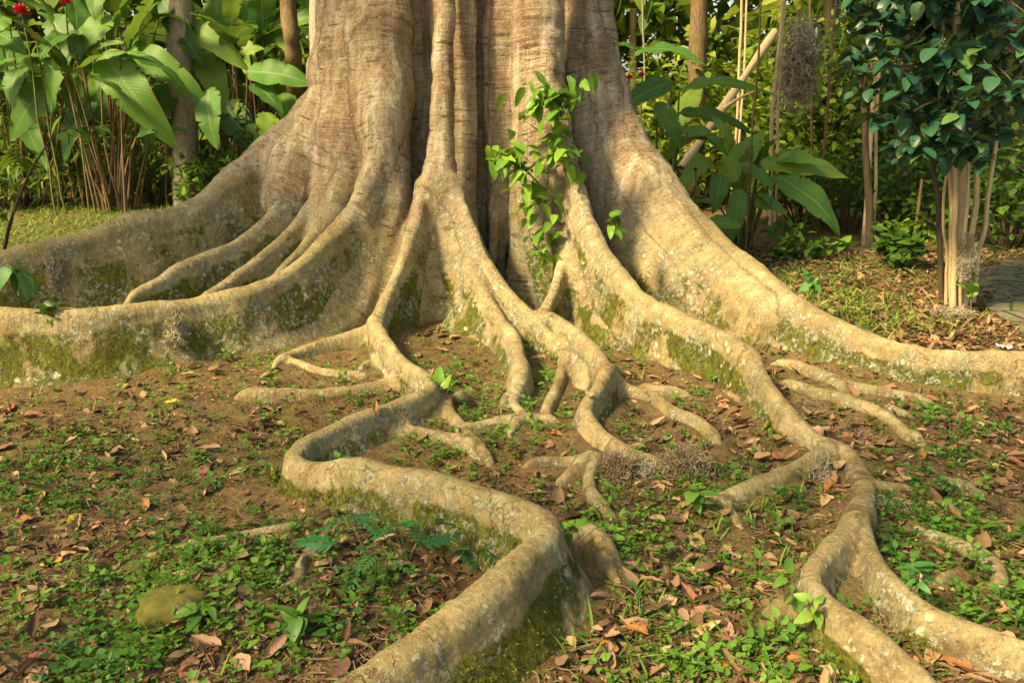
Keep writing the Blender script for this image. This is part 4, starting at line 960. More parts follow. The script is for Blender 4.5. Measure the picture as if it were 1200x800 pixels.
# mossy stone
q = on_ground(204, 730); bmv, bmf = [], []
th, ph = np.meshgrid(np.linspace(0, 2*np.pi, 29)[:-1], np.linspace(-.5*np.pi, .5*np.pi, 16), indexing='ij')
u = np.stack([np.cos(ph)*np.cos(th), np.cos(ph)*np.sin(th), np.sin(ph)], -1)
u = np.sign(u)*np.abs(u)**.75; nn_ = 1+.16*noise(u[..., 0]*2, u[..., 1]*2, u[..., 2]*2, 1, 91)+.08*noise(u[..., 0]*5, u[..., 1]*5, u[..., 2]*5, 1, 92)+.03*noise(u[..., 0]*14, u[..., 1]*14, u[..., 2]*14, 1, 93)
Vs = (u*nn_[..., None]*np.array([.10, .075, .055])).reshape(-1, 3)
Fs = [[(i*16+j), ((i+1) % 28)*16+j, ((i+1) % 28)*16+j+1, i*16+j+1] for i in range(28) for j in range(15)]
m = NT('mossy_stone'); p_ = m.pos(); a_ = m.noise(p_, 9, 6, .65); b_ = m.noise(p_, 60, 5, .7)
col = m.ramp(a_, [(.35, (.085, .098, .014)), (.5, (.17, .15, .03)), (.62, (.24, .19, .085)), (.75, (.20, .135, .06))])
col = m.mix(m.math('MULTIPLY', m.map(b_, .45, .65), .35), col, (.09, .10, .02))
M_STONE = m.done(col, .9, m.bump(b_, .6, .006), .2)
o = add('stone', np_mesh('stone', Vs, Fs), M_STONE); o.location = (q[0], q[1], float(ground_z(q[0], q[1]))+.022); o.rotation_euler = (0, .1, .3)
tag(o, 'yellowish mossy stone half buried among weeds at lower left', 'stone')
# hanging moss
M_SPAN = NT('grey_beard_moss'); M_SPAN = M_SPAN.done(M_SPAN.ramp(M_SPAN.noise(M_SPAN.pos(), 9, 4, .6), [(.35, (.25, .21, .135)), (.6, (.47, .42, .29))]), .9, None, .1)
M_SPAN2 = NT('brown_beard_moss'); M_SPAN2 = M_SPAN2.done(M_SPAN2.ramp(M_SPAN2.noise(M_SPAN2.pos(), 9, 4, .6), [(.35, (.16, .115, .07)), (.6, (.35, .27, .175))]), .9, None, .1)
def beard(center, size, n, label, mat=None, hang=.6, r=.0014, steps=10, loc=None, group='clumps of beard moss'):
    c = np.asarray(center, float); P = []
    for i in range(n):
        p = np.clip(np.random.normal(0, .42, 3), -1, 1)*np.array(size); d = np.random.normal(0, 1, 3); d /= np.linalg.norm(d); L_ = []
        st_ = max(size)*.22*random.uniform(.6, 1.2)
        for k in range(steps):
            L_.append([*p, r*random.uniform(.8, 1.3)])
            d = d+np.random.normal(0, .7, 3)+np.array([0, 0, -hang*.5]); d -= p/np.array(size)*.45; d /= np.linalg.norm(d); p = p+d*st_*.5
        P.append(L_)
    me = tubes('beard_moss', P, 3)
    o = add('beard_moss', me, mat or M_SPAN); o.location = c
    return tag(o, label, 'hanging moss', group)
np.random.seed(3)
def spot(px, py, Y0=2.0, out=.02):
    q = surf(px, py, Y0); d = q-np.array((0, 0, CAM_H)); return q-d/np.linalg.norm(d)*out
beard(spot(64, 318, 4.8), (.06, .05, .16), 260, 'wisp of grey moss hanging on the back left buttress wall', hang=1)
beard(spot(205, 385, 3.8), (.055, .05, .15), 260, 'thin grey moss hanging on the front left buttress wall', hang=1)
beard(spot(722, 556), (.085, .08, .125), 700, 'brown moss clump hanging down below the looping root end', M_SPAN2)
beard(spot(760, 545), (.12, .07, .035), 320, 'flat grey moss mat between the two brown moss clumps')
beard(spot(803, 544), (.12, .09, .10), 700, 'rounded brown moss clump left of the lichen covered right buttress', M_SPAN2)
beard(spot(957, 556), (.07, .05, .12), 420, 'pale moss draped over the side branch of the forked root', hang=.9)
beard(spot(945, 480), (.13, .08, .05), 380, 'dark moss lying between the right buttress and the thin roots', M_SPAN2)
beard(spot(1008, 505), (.14, .06, .04), 380, 'grey brown moss mat on the thin root at right', M_SPAN2)
beard(spot(1045, 592), (.10, .05, .02), 160, 'thin moss threads on soil right of the forked root')
print('plants', time.time()-_t); _t = time.time()

# ------------------------------------------------------------------ the garden behind
def gz(x, y): return float(ground_z(x, y))
def paddle(L_, W_, droop, seed, torn=0.0, tip=.3):
    nl, nw = 42, 7; v, f, uv = leaf_shape(nl, nw, .5*W_/L_, .72, .16, droop, 0, .020, seed, tip)
    r = np.random.default_rng(seed+70); G = v.reshape(nl, nw, 3)
    for side_ in (0, 1):                            # edges nicked and split along the side veins
        for row in range(3, nl-3):
            q = r.uniform()
            if q < .05+torn*.5:
                k_ = r.uniform(.15, .85) if q < .035+torn*.4 else r.uniform(.08, .2)
                for c_, wt in (((0, 1.), (1, .45)) if side_ == 0 else ((nw-1, 1.), (nw-2, .45))):
                    G[row, c_] += (G[row, nw//2]-G[row, c_])*k_*wt*(1 if wt == 1 else max(0, k_-.4))
    return G.reshape(-1, 3), f, uv
PAD = [paddle(1, .34, .30, 1), paddle(1, .38, .45, 2, .10), paddle(1, .30, .18, 3), paddle(1, .36, .62, 4, .15), paddle(1, .42, .35, 5)]
PADM = []
for i, (v, f, uv) in enumerate(PAD):
    for tt in (.30, .52, .74):
        me_ = np_mesh('leaf', v, f, True, dict(tint=np.full(len(v), tt)), uv); me_.materials.append(M_BIG); PADM.append(me_)
def frame(d, up):                                   # leaf axis along d, upper side towards up
    d = np.asarray(d, float); d = d/np.linalg.norm(d); z_ = np.asarray(up, float)-d*np.dot(up, d); z_ /= np.linalg.norm(z_)+1e-9
    return np.stack([np.cross(d, z_), d, z_], 1)
def big_leaf(root, base, tip, width, up=None, tint=1, droop=True):
    base, tip = np.asarray(base, float), np.asarray(tip, float); L_ = np.linalg.norm(tip-base)
    me_ = PADM[random.randrange(5)*3+tint]; k = [.34, .38, .30, .36, .42][PADM.index(me_)//3]
    o = bpy.data.objects.new('leaf', me_); COL.objects.link(o); o.parent = root
    dr = [.30, .45, .18, .62, .35][PADM.index(me_)//3]
    d = tip-base; M = frame(d, up if up is not None else (random.gauss(0, .3), -.75, .75))
    d2 = d/L_+M[:, 2]*dr*.8                           # aim above the tip: the blade droops down to it
    M = frame(d2, M[:, 2]); s = L_*.97
    mm = Matrix.Identity(4)
    for i in range(3):
        for j in range(3): mm[i][j] = M[i, j]*(s if j != 0 else width/k)
    ro = Vector(root.location); mm.translation = Vector(base)-ro
    o.matrix_local = mm
    return o
HELI = 'clumps of big leaved plants behind the tree'
def clump(x, y, label, n, h, llen, heroes=(), spread=.5, seed=1, cat='big leaved plant', canes=True, tints=(0, 1, 1, 2), group=HELI, name='paddle_leaved_plant'):
    random.seed(seed); z0 = gz(x, y); t = empty(name, (x, y, z0), 0, label, cat, group); P = []; O = np.array((x, y, z0))
    for b, e, wd, tint, Yb, Ye in heroes:
        B, T = at(*b, Yb), at(*e, Ye)
        big_leaf(t, B, T, wd, (random.gauss(0, .15), -.85, .6), tint)
        c = curve3(np.array([(B[0]-x)*.25+random.gauss(0, .1), (y-B[1])*-.15, 0]), B-O, 0, 8, .022, .009); c[:, :2] += np.sin(np.linspace(0, np.pi, 8))[:, None]*random.gauss(0, .05); P.append(c)
    for i in range(n):
        a = random.uniform(0, 6.28); r0 = random.uniform(0, spread*.5); hh = h*random.uniform(.45, 1.0); r1 = r0+spread*random.uniform(.1, .7)
        b0 = np.array([math.cos(a)*r0, math.sin(a)*r0, 0]); B = np.array([math.cos(a)*r1, math.sin(a)*r1, hh])
        P.append(curve3(b0, B, .06*hh, 7, .018, .008))
        el = random.uniform(-.1, 1.25); L_ = llen*random.uniform(.65, 1.15); a2 = a+random.gauss(0, .6)
        d = np.array([math.cos(a2)*math.cos(el), math.sin(a2)*math.cos(el), math.sin(el)])
        T = B+d*L_+np.array([0, 0, -.25*L_*(1-max(el, 0))])
        big_leaf(t, B+O, T+O, L_*random.uniform(.28, .42), (math.cos(a2)*-.4+random.gauss(0, .3), math.sin(a2)*-.4-.2, 1), random.choice(tints))
    add('stalks', tubes('stalks', P, 6), M_CANE if canes else M_STEM, t)
    return t
def h(bx, by, tx, ty, wpx, tint, Yb, Ye=None):      # a leaf given by where the photo shows its two ends
    return ((bx, by), (tx, ty), wpx*(Yb*1.02)/FPX, tint, Yb, Ye if Ye else Yb-.35)
clump(-5.76, 12.49, 'big leaved clump with broad ribbed leaves left of the pale straight trunk', 22, 2.7, 1.15,
      [h(122, 62, 186, 150, 46, 1, 12.01), h(146, 54, 242, 116, 34, 1, 12.37), h(190, 0, 234, 72, 26, 0, 12.99), h(160, 160, 204, 146, 15, 1, 12.25), h(62, 96, 16, 150, 36, 1, 12.4), h(112, 120, 70, 176, 34, 0, 12.6), h(205, 96, 168, 168, 34, 1, 12.9), h(130, 20, 84, 62, 34, 2, 12.5), h(60, 20, 92, 66, 30, 1, 12.6), h(118, -22, 108, 18, 24, 1, 12.62)], .8, 11)
clump(-4.17, 13.48, 'big leaved clump with upright leaves right of the pale straight trunk', 23, 2.7, 1.15,
      [h(222, 26, 286, 76, 27, 2, 12.99), h(290, 84, 364, 92, 33, 1, 12.49), h(246, 104, 247, 164, 34, 1, 12.25), h(256, 48, 254, -25, 30, 1, 13.23, 13.35), h(294, 42, 290, -35, 26, 1, 13.48, 13.72), h(306, 52, 386, 3, 26, 1, 13.35, 13.11), h(296, 98, 328, 124, 22, 0, 12.49), h(312, 132, 316, 176, 26, 2, 12.37), h(262, 66, 302, 52, 26, 2, 13.35), h(262, 120, 300, 176, 36, 0, 13.0), h(236, 60, 262, 120, 34, 2, 13.2), h(330, 40, 352, 66, 26, 2, 13.2), h(276, 20, 250, 56, 30, 1, 13.3), h(330, 110, 345, 150, 26, 1, 12.9)], .8, 12)
clump(-7.60, 13.23, 'big leaved clump under the red flowers at the far left', 25, 2.7, 1.15,
      [h(90, 36, 52, 118, 31, 1, 12.25), h(26, 78, 10, 116, 28, 1, 12.25), h(0, 40, 26, 58, 24, 1, 12.49), h(88, 72, 132, 44, 16, 2, 12.49), h(10, 20, -30, 40, 30, 1, 12.25)], .9, 13)
clump(-9.13, 14.27, 'tall big leaved clump at the left picture edge behind the flowers', 21, 3.0, 1.1, (), 1.1, 14)
clump(-6.20, 14.74, 'shaded big leaved clump between the flowers and the pale trunk', 21, 2.9, 1.1, (), 1.1, 15, tints=(0, 0, 1, 1))
clump(-3.39, 15.21, 'shaded big leaved clump hidden close behind the left side of the tree', 19, 3.0, 1.1, (), 1.0, 16, tints=(0, 1, 1, 2))
clump(2.55, 9.2, 'bright big leaved clump growing beside the right flank of the tree', 6, .8, .5,
      [h(890, 192, 1000, 200, 27, 2, 8.9, 8.8), h(906, 205, 988, 262, 40, 1, 8.8, 8.5), h(846, 212, 890, 160, 32, 2, 8.9, 9.0), h(856, 186, 846, 138, 24, 2, 9.1), h(845, 205, 838, 244, 22, 1, 8.7, 8.5), h(866, 222, 858, 280, 24, 1, 8.6, 8.4), h(828, 262, 862, 262, 20, 2, 8.3, 8.1), h(885, 236, 920, 246, 20, 1, 8.7, 8.5), h(905, 186, 960, 186, 22, 1, 9.0), h(870, 196, 905, 214, 20, 1, 8.8)], .5, 17, canes=False)
clump(1.75, 10.2, 'darker big leaved clump directly behind the right flank of the tree', 8, 1.3, .75,
      [h(786, 96, 728, 122, 26, 1, 9.7, 9.3), h(796, 108, 884, 97, 18, 1, 9.9, 9.4), h(796, 132, 880, 146, 17, 0, 9.8, 9.4), h(800, 152, 850, 170, 20, 1, 9.6, 9.3), h(770, 120, 800, 170, 24, 1, 9.5, 9.3), h(830, 185, 800, 215, 24, 2, 9.3)], .7, 18, canes=False)
clump(.8, 12.5, 'shaded big leaved clump far behind the right trunk ribs', 12, 2.4, 1.0, (), .9, 19, tints=(0, 0, 1))

# slim trunks and canes
def trunk_thing(name, pts, label, cat, mat, n=14, sides=10, group=None, part='trunk', wob=.02):
    P = np.array([[*at(px, py, Y_), r_] for px, py, Y_, r_ in pts]); C = catmull(P, .15)
    C[:, 0] += wob*noise(C[:, 2], pts[0][0], 0, 1.5, 95); C[:, 1] += wob*noise(C[:, 2], pts[0][0], 3, 1.5, 96); C[:, 3] *= 1+.07*noise(C[:, 2], pts[0][0], 1, 5, 97)
    base = C[0, :3].copy(); base[2] = gz(base[0], base[1])
    t = empty(name, base, 0, label, cat, group); C[:, :3] -= base
    if C[0, 2] > 0: C = np.vstack([[C[0, 0], C[0, 1], -.1, C[0, 3]*1.1], C])
    add(part, tubes(part, [C], sides), mat, t); return t, C
def tree_top(t, C, seed, n=900, rad=1.3, size=.16, mat=None):
    """limbs and a loose crown on top of a trunk (mostly above the picture)"""
    r = np.random.default_rng(seed); top = C[-1, :3]; P, L_ = [], []
    for i in range(7):
        a = i*.9+r.uniform(0, .5); e = top+np.array([math.cos(a)*rad*r.uniform(.5, 1), math.sin(a)*rad*r.uniform(.5, 1), r.uniform(.3, 1.4)*rad])
        P.append(curve3(top-np.array([0, 0, .1]), e, .15, 7, C[-1, 3]*.6, .012)); m_ = max(1, n//7)
        L_.append(e+r.normal(0, rad*.33, (m_, 3)))
    add('limb', tubes('limb', P, 6), t.children[0].data.materials[0], t)
    leafy(t, 'crown', [leaf_shape(5, 3, .26, .6, .15, .2)], np.vstack(L_), mat or M_BUSH, size, (.45, .2), (0, .6))
for i, (pts, lab, mat) in enumerate((
    ([(218,262,12.9,.19),(217,180,12.9,.185),(213,100,12.9,.18),(210,0,12.9,.172),(206,-250,12.9,.16)], 'pale straight tree trunk between the big leaved clumps at left', M_GREYBARK),
    ([(346,150,13.6,.12),(344,60,12.6,.115),(338,0,12.6,.11),(330,-200,12.6,.10)], 'brown tree trunk half hidden by leaves beside the left edge of the tree', M_CANE),
    ([(374,120,12.0,.13),(372,30,12.0,.125),(370,-250,12.0,.11)], 'grey brown trunk touching the left outline of the tree', M_GREYBARK),
    ([(815,130,12.5,.13),(818,40,12.5,.13),(820,-20,12.5,.12),(824,-220,12.5,.11)], 'rusty peeling tree trunk behind the right side of the tree', M_CANE),
    ([(1020,318,9.0,.045),(1018,250,9.0,.042),(1012,170,9.0,.035),(1010,100,9.0,.03)], 'short dark vine wrapped trunk behind the bright clump', M_DARKBARK),
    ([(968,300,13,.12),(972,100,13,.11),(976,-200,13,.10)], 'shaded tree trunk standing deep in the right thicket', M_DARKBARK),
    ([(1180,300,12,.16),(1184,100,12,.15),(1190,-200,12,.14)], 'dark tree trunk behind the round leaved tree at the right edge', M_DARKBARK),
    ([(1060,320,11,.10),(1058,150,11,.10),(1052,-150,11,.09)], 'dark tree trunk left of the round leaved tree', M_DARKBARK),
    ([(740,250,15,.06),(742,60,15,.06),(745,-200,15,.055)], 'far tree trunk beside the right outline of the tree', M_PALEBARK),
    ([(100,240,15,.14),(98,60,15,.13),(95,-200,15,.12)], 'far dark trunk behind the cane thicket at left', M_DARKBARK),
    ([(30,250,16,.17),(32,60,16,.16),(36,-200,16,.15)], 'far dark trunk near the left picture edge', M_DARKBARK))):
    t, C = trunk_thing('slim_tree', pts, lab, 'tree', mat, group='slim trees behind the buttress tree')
    tree_top(t, C, 300+i, 700 if i != 4 else 120, 1.4 if i != 4 else .35, .18 if i != 4 else .12)
for i, (pts, lab, mat) in enumerate((
    ([(1012,300,9.4,.028),(1016,225,9.4,.026),(1022,120,9.4,.023),(1030,0,9.4,.02),(1040,-160,9.4,.018)], 'long brown cane rising left of the round leaved tree', M_PALEBARK),
    ([(1024,290,9.6,.018),(1026,150,9.6,.018),(1036,0,9.6,.016),(1046,-160,9.6,.014)], 'thinner cane crossing beside the long brown cane', M_PALEBARK),
    ([(902,250,10.5,.024),(907,120,10.5,.024),(916,20,10.5,.022),(925,-150,10.5,.02)], 'tall golden cane left of the big hanging moss', M_PALEBARK),
    ([(909,250,10.7,.02),(913,120,10.7,.02),(919,0,10.7,.019),(925,-150,10.7,.018)], 'second golden cane almost touching the big hanging moss', M_PALEBARK),
    ([(864,130,11.5,.02),(867,60,11.5,.02),(870,20,11.5,.018),(873,-120,11.5,.016)], 'golden cane above the leaning pale log', M_PALEBARK),
    ([(870,130,11.7,.016),(873,60,11.7,.016),(875,15,11.7,.015),(880,-120,11.7,.014)], 'thin golden cane right above the leaning pale log', M_PALEBARK),
    ([(952,170,12,.018),(950,60,12,.018),(946,-120,12,.016)], 'thin cane close behind the big hanging moss', M_CANE),
    ([(964,190,10.8,.018),(972,100,10.8,.018),(979,0,10.8,.016),(986,-120,10.8,.015)], 'brown cane right of the big hanging moss', M_CANE),
    ([(874,295,7.6,.012),(878,200,7.6,.011),(886,100,7.6,.010),(890,-20,7.6,.009),(893,-120,7.6,.008)], 'dark thin pole in front of the bright big leaved clump', M_DARKSTEM),
    ([(1072,290,9.4,.02),(1078,240,9.4,.02),(1082,210,9.4,.016)], 'short bare stick leaning left of the round leaved tree', M_CANE),
    ([(754,90,13,.014),(753,20,13,.014),(752,-120,13,.012)], 'pale hanging liana right of the tree trunk', M_GREYBARK))):
    trunk_thing('bamboo_cane' if i < 8 else 'thin_pole', pts, lab, 'cane', mat, sides=7, group='thin canes in the right thicket', part='stem')
# leaning log
a_, b_ = at(838, 140, 10.6), at(905, 42, 11.4)
d = b_-a_; t_ = np.linspace(-.55, 1.05, 16)[:, None]; P = np.hstack([a_+d*t_, .05+.009*np.sin(t_*9)]); P = P[P[:, 2] > gz(a_[0], a_[1])-.1]
base = P[0, :3].copy(); P[:, :3] -= base
lg = empty('leaning_log', base, 0, 'pale dead log leaning diagonally behind the right clumps', 'log'); add('log_body', tubes('log_body', [P], 9), M_PALEBARK, lg)
add('broken_branch', tubes('broken_branch', [curve3(P[6, :3], P[6, :3]+np.array([.35, -.1, .22]), .03, 6, .03, .015)], 6), M_PALEBARK, lg)
# brown cane thickets between the clumps on the left
for i, (x0, x1, yb, n, lab) in enumerate(((70, 120, 236, 20, 'dense thicket of brown canes at left behind the lawn'), (40, 72, 235, 9, 'loose brown canes left of the dense cane thicket'), (186, 204, 238, 8, 'few brown canes touching the pale straight trunk'), (238, 300, 232, 14, 'brown canes in shade under the upright leaved clump'))):
    q = on_ground((x0+x1)/2, yb); q = at((x0+x1)/2, yb, 13.3); q[2] = gz(q[0], q[1]); t = empty('cane_thicket', q, 0, lab, 'canes', 'cane thickets behind the lawn'); P = []
    for k in range(n):
        px_ = random.uniform(x0, x1); Y_ = 13.3+random.uniform(-.5, .8); b0 = at(px_, 240, Y_); b0[2] = gz(b0[0], b0[1]); hh = random.uniform(.8, 1.7)
        P.append(curve3(b0-q, b0-q+np.array([random.gauss(0, .16), random.gauss(0, .1), hh]), 0, 7, random.uniform(.010, .022), .008, .05, k))
    add('stem', tubes('stem', P, 6), M_CANE, t)
    L_ = np.array([p[-1, :3]+np.random.normal(0, .18, 3) for p in P for _ in range(7)])
    leafy(t, 'foliage', [leaf_shape(6, 3, .09, .6, .1, .35)], L_, M_BUSH, .30, (.5, .2), (-.2, .5))
# red marker post
q = at(125, 244, 12.7); q[2] = gz(q[0], q[1]); t = empty('red_post', q, 0, 'short red post with dark cap at the edge of the back lawn', 'post')
m = NT('red_paint'); M_RED = m.done(m.ramp(m.noise(m.pos(), 9, 4), [(.35, (.20, .012, .012)), (.65, (.36, .03, .022))]), .5)
pr = np.array([[0, 0, -.05, .046], [0, 0, .1, .045], [0, 0, .37, .045], [0, 0, .374, .03], [0, 0, .375, .002]]); add('post_shaft', tubes('post_shaft', [pr], 16), M_RED, t)
pr = np.array([[0, 0, .377, .003], [0, 0, .378, .054], [0, 0, .43, .054], [0, 0, .445, .038], [0, 0, .446, .002]]); add('cap', tubes('cap', [pr], 16), M_DARKSTEM, t)
# red flowers
m = NT('red_bract'); M_FLOW = m.done(m.ramp(m.noise(m.pos(), 30, 3), [(.35, (.30, .006, .03)), (.65, (.62, .03, .075))]), .5)
for i, (px_, py_, Y_, s, lab) in enumerate(((25, 16, 11.9, .20, 'largest red torch flower at the top left corner'), (77, 4, 12.0, .15, 'red torch flower right of the largest one cut by the top edge'), (42, 45, 12.1, .11, 'small dim red torch flower below the largest one'), (737, 92, 9.9, .08, 'red flower peeping out beside the right outline of the tree'), (752, 88, 10.2, .07, 'smaller red flower right of the one beside the tree'), (815, 200, 8.9, .05, 'tiny red flower low beside the right flank of the tree'))):
    q = at(px_, py_, Y_); b = np.array((q[0]+random.gauss(0, .1), q[1]+.1, 0)); b[2] = gz(b[0], b[1]); t = empty('torch_flower', b, 0, lab, 'flower', 'red torch flowers among the leaves')
    add('stalk', tubes('stalk', [curve3((0, 0, 0), q-b, 0, 9, .014, .010, .03, i)], 6), M_STEM, t)
    n = 46; k_ = np.arange(n); zz = 1-k_/n*1.25; az = k_*2.4; rr_ = np.sqrt(np.clip(1-zz*zz, 0, 1))
    dirs = np.stack([np.cos(az)*rr_, np.sin(az)*rr_, zz], 1); el = np.arcsin(np.clip(dirs[:, 2], -1, 1))
    me = scatter('bract', [leaf_shape(5, 3, .22, .6, .35, -.15)], (q-b)+dirs*s*.12, rots(az-np.pi/2, el, 0), np.full(n, s*.55)*rng.uniform(.8, 1.2, n), np.full(n, .5))
    add('bracts', me, M_FLOW, t)

# round leaved tree at the right: several stems and a drooping dark crown
q0 = at(1126, 362, 6.35); q0[2] = gz(q0[0], q0[1]); rt = empty('round_leaved_tree', q0, 0, 'multi stemmed tree with drooping crown of dark round leaves at right', 'tree')
for pts, mat in (([(1124,366,6.3,0.058),(1124,320,6.3,0.047),(1125,260,6.3,0.044),(1126,200,6.3,0.039),(1124,120,6.3,0.034),(1120,0,6.3,0.026)], M_PALEBARK), ([(1115,362,6.25,0.026),(1113,300,6.25,0.023),(1114,230,6.25,0.022),(1110,160,6.25,0.018)], M_PALEBARK),
                 ([(1119,362,6.2,0.021),(1118,300,6.2,0.019),(1119,220,6.2,0.018),(1117,150,6.2,0.016)], M_PALEBARK), ([(1132,362,6.3,0.026),(1136,300,6.3,0.023),(1143,240,6.3,0.021),(1146,160,6.3,0.018)], M_PALEBARK),
                 ([(1136,366,6.4,0.021),(1148,300,6.4,0.018),(1158,230,6.4,0.017),(1166,165,6.4,0.016)], M_PALEBARK), ([(1104,352,6.6,0.026),(1101,290,6.6,0.023),(1097,220,6.6,0.021),(1092,150,6.6,0.018)], M_DARKBARK), ([(1122,364,6.22,.014),(1128,300,6.22,.013),(1133,230,6.22,.012),(1136,150,6.22,.010)], M_PALEBARK), ([(1128,360,6.4,.016),(1131,300,6.4,.015),(1130,230,6.4,.014),(1132,150,6.4,.012)], M_PALEBARK), ([(1110,360,6.35,.013),(1108,300,6.35,.012),(1106,230,6.35,.011),(1110,150,6.35,.010)], M_PALEBARK)):
    C = catmull(np.array([[*at(px_, py_, Y_), r_] for px_, py_, Y_, r_ in pts]), .06); C[:, :2] += .012*np.stack([noise(C[:, 2], pts[0][0], 0, 5, 98), noise(C[:, 2], pts[0][0], 3, 5, 99)], 1)
    C[:, :3] -= q0; add('stem', tubes('stem', [C], 8), mat, rt)
RL = [leaf_shape(9, 5, .36, .66, .12, .2), leaf_shape(9, 5, .32, .64, .18, .35)]
P, L_, Yaw = [], [], []
for i in range(300):
    px_ = random.gauss(1112, 58); py_ = random.uniform(-150, 182); w_ = 108-max(0, py_-110)*.85+max(0, -py_)*.2
    px_ = 1108+max(-1, min(1, (px_-1112)/95))*w_
    e = at(px_, py_, 6.3+random.uniform(-.75, .7)); s0 = at(1122+random.gauss(0, 14), py_-random.uniform(10, 50), 6.3)
    if i % 3 == 0: P.append(curve3(s0-q0, e-q0, .05, 6, .008, .004))
    for k in range(random.randint(6, 9)):                 # a whorl of leaves
        a = k*.85+random.gauss(0, .2); L_.append(e-q0); Yaw.append(a)
add('twigs', tubes('twigs', P, 5), M_DARKBARK, rt); n = len(L_)
me = scatter('crown', RL, np.array(L_)+rng.normal(0, .03, (n, 3)), rots(np.array(Yaw), rng.normal(-.35, .4, n), rng.normal(0, .35, n)), rng.uniform(.085, .145, n), np.clip(rng.normal(.48, .2, n), 0, 1))
add('crown', me, M_ROUND, rt)
beard(at(1133, 300, 6.15), (.075, .06, .17), 420, 'grey moss clinging to the stems of the round leaved tree', hang=.8)
q = at(1112, 374, 6.05); q[2] = gz(q[0], q[1])+.03; beard(q, (.15, .10, .035), 260, 'grey moss heap on the ground by the round leaved tree')
beard(at(938, 66, 9.6), (.21, .18, .46), 900, 'big grey beard of moss hanging high in the right thicket', hang=.9, r=.003, steps=12)

# shrubs
def shrub(x, y, r_, hh, n, size, label, tint=(.45, .18), mat=None, shapes=None, seed=0, name='shrub', cat='shrub', group='shrubs in the garden behind the tree', el=(0, .6)):
    rr = np.random.default_rng(seed+500); z0 = gz(x, y); t = empty(name, (x, y, z0), 0, label, cat, group); P, L_ = [], []
    m_ = max(8, n//22)
    for i in range(m_):
        a = rr.uniform(0, 6.28); u = rr.uniform(0, 1)**.6; e = np.array([math.cos(a)*r_*u, math.sin(a)*r_*u, hh*rr.uniform(.25, 1.0)*(1-.35*u)])
        if i < 26: P.append(curve3((e[0]*.15, e[1]*.15, -.03), e, .1*hh, 6, .012, .004))
        L_.append(e+rr.normal(0, 1, (n//m_, 3))*np.array([r_*.16, r_*.16, hh*.09])+np.array([0, 0, .02]))
    add('stem', tubes('stem', P, 5), M_DARKBARK, t)
    Lp = np.vstack(L_); Lp[:, 2] = np.maximum(Lp[:, 2], .03)
    leafy(t, 'foliage', shapes or [leaf_shape(5, 3, .27, .6, .15, .2), leaf_shape(5, 3, .33, .55, .1, .3)], Lp, mat or M_BUSH, size, tint, el)
    return t
def shrub_at(px, Y_, *a, **k): q = at(px, 300, Y_); return shrub(q[0], Y_, *a, **k)
NAR = [leaf_shape(6, 3, .10, .6, .1, .35), leaf_shape(6, 3, .08, .6, .1, .5)]
SH = [ # px, distance, radius, height, leaves, leaf size, label, kw
 (30, 13.0, .9, 1.3, 900, .20, 'narrow leaved bamboo like bush at the left edge behind the lawn', dict(shapes=NAR, tint=(.7, .18))),
 (150, 13.4, .8, 1.2, 700, .10, 'low leafy bush in shade right of the red post', dict(tint=(.45, .2))),
 (190, 13.0, .5, .9, 400, .10, 'small leafy bush left beside the pale straight trunk', dict(tint=(.55, .2))),
 (255, 12.6, .6, .9, 420, .13, 'leafy bush between the pale straight trunk and the buttress', dict(tint=(.55, .18))),
 (310, 13.0, .9, 1.5, 700, .12, 'dark bush touching the left buttress outline', dict(tint=(.3, .15))),
 (-60, 13.4, 1.2, 2.0, 900, .15, 'dark bush cut by the left picture edge', dict(tint=(.4, .18))),
 (740, 12.5, .9, 1.9, 800, .13, 'leafy bush beside the right outline of the trunk', dict(mat=M_WOOD, tint=(.5, .2))),
 (800, 13.0, 1.1, 2.6, 1300, .15, 'sunny yellow green bush below the rusty peeling trunk', dict(mat=M_WOOD, tint=(.72, .18))),
 (880, 13.4, 1.2, 2.8, 1400, .15, 'sunny yellow green bush behind the golden canes', dict(mat=M_WOOD, tint=(.8, .15))),
 (935, 11.0, .7, 1.2, 700, .11, 'bright leafy bush under the big hanging moss', dict(mat=M_WOOD, tint=(.7, .18))),
 (990, 10.2, .7, .9, 800, .09, 'dark glossy bush between the bright clump and the long brown cane', dict(tint=(.25, .15))),
 (1050, 10.4, .8, 1.1, 900, .10, 'dark glossy bush left behind the round leaved tree', dict(tint=(.22, .15))),
 (1010, 12.5, 1.1, 2.6, 1100, .14, 'tall shaded bush behind the long brown cane', dict(tint=(.35, .2))),
 (1090, 12.0, 1.1, 2.4, 1100, .14, 'tall shaded bush behind the round leaved tree', dict(tint=(.28, .16))),
 (1180, 9.2, .7, 1.3, 900, .11, 'dark bush at the right edge beyond the stone path', dict(tint=(.3, .16))),
 (1260, 8.6, .9, 1.6, 900, .12, 'dark bush right beyond the picture edge by the path', dict(tint=(.3, .16))),
 (1045, 8.0, .28, .30, 220, .12, 'low fern like plant on the leaf covered ground left of the path', dict(tint=(.35, .15), el=(.2, .4))),
 (1062, 8.8, .25, .45, 220, .10, 'small bright shrub at the edge of the dark thicket', dict(tint=(.6, .15))),
 (925, 8.6, .35, .35, 260, .10, 'low leafy plants under the bright big leaved clump', dict(tint=(.55, .15))),
 (955, 12.6, 1.1, 3.3, 1500, .14, 'tall yellow green bush behind the hanging moss', dict(mat=M_WOOD, tint=(.62, .2))),
]
for i, (px_, Y_, r_, hh, n, s, lab, kw) in enumerate(SH): shrub_at(px_, Y_, r_, hh, n, s, lab, seed=i, **kw)
small_plant(983, 302, 8.3, .20, 14, .13, 'yellow green sapling standing at the edge of the shaded ground', mat=M_VINE, tint=(.6, .1), el=(.1, .4), name='sapling', cat='sapling')
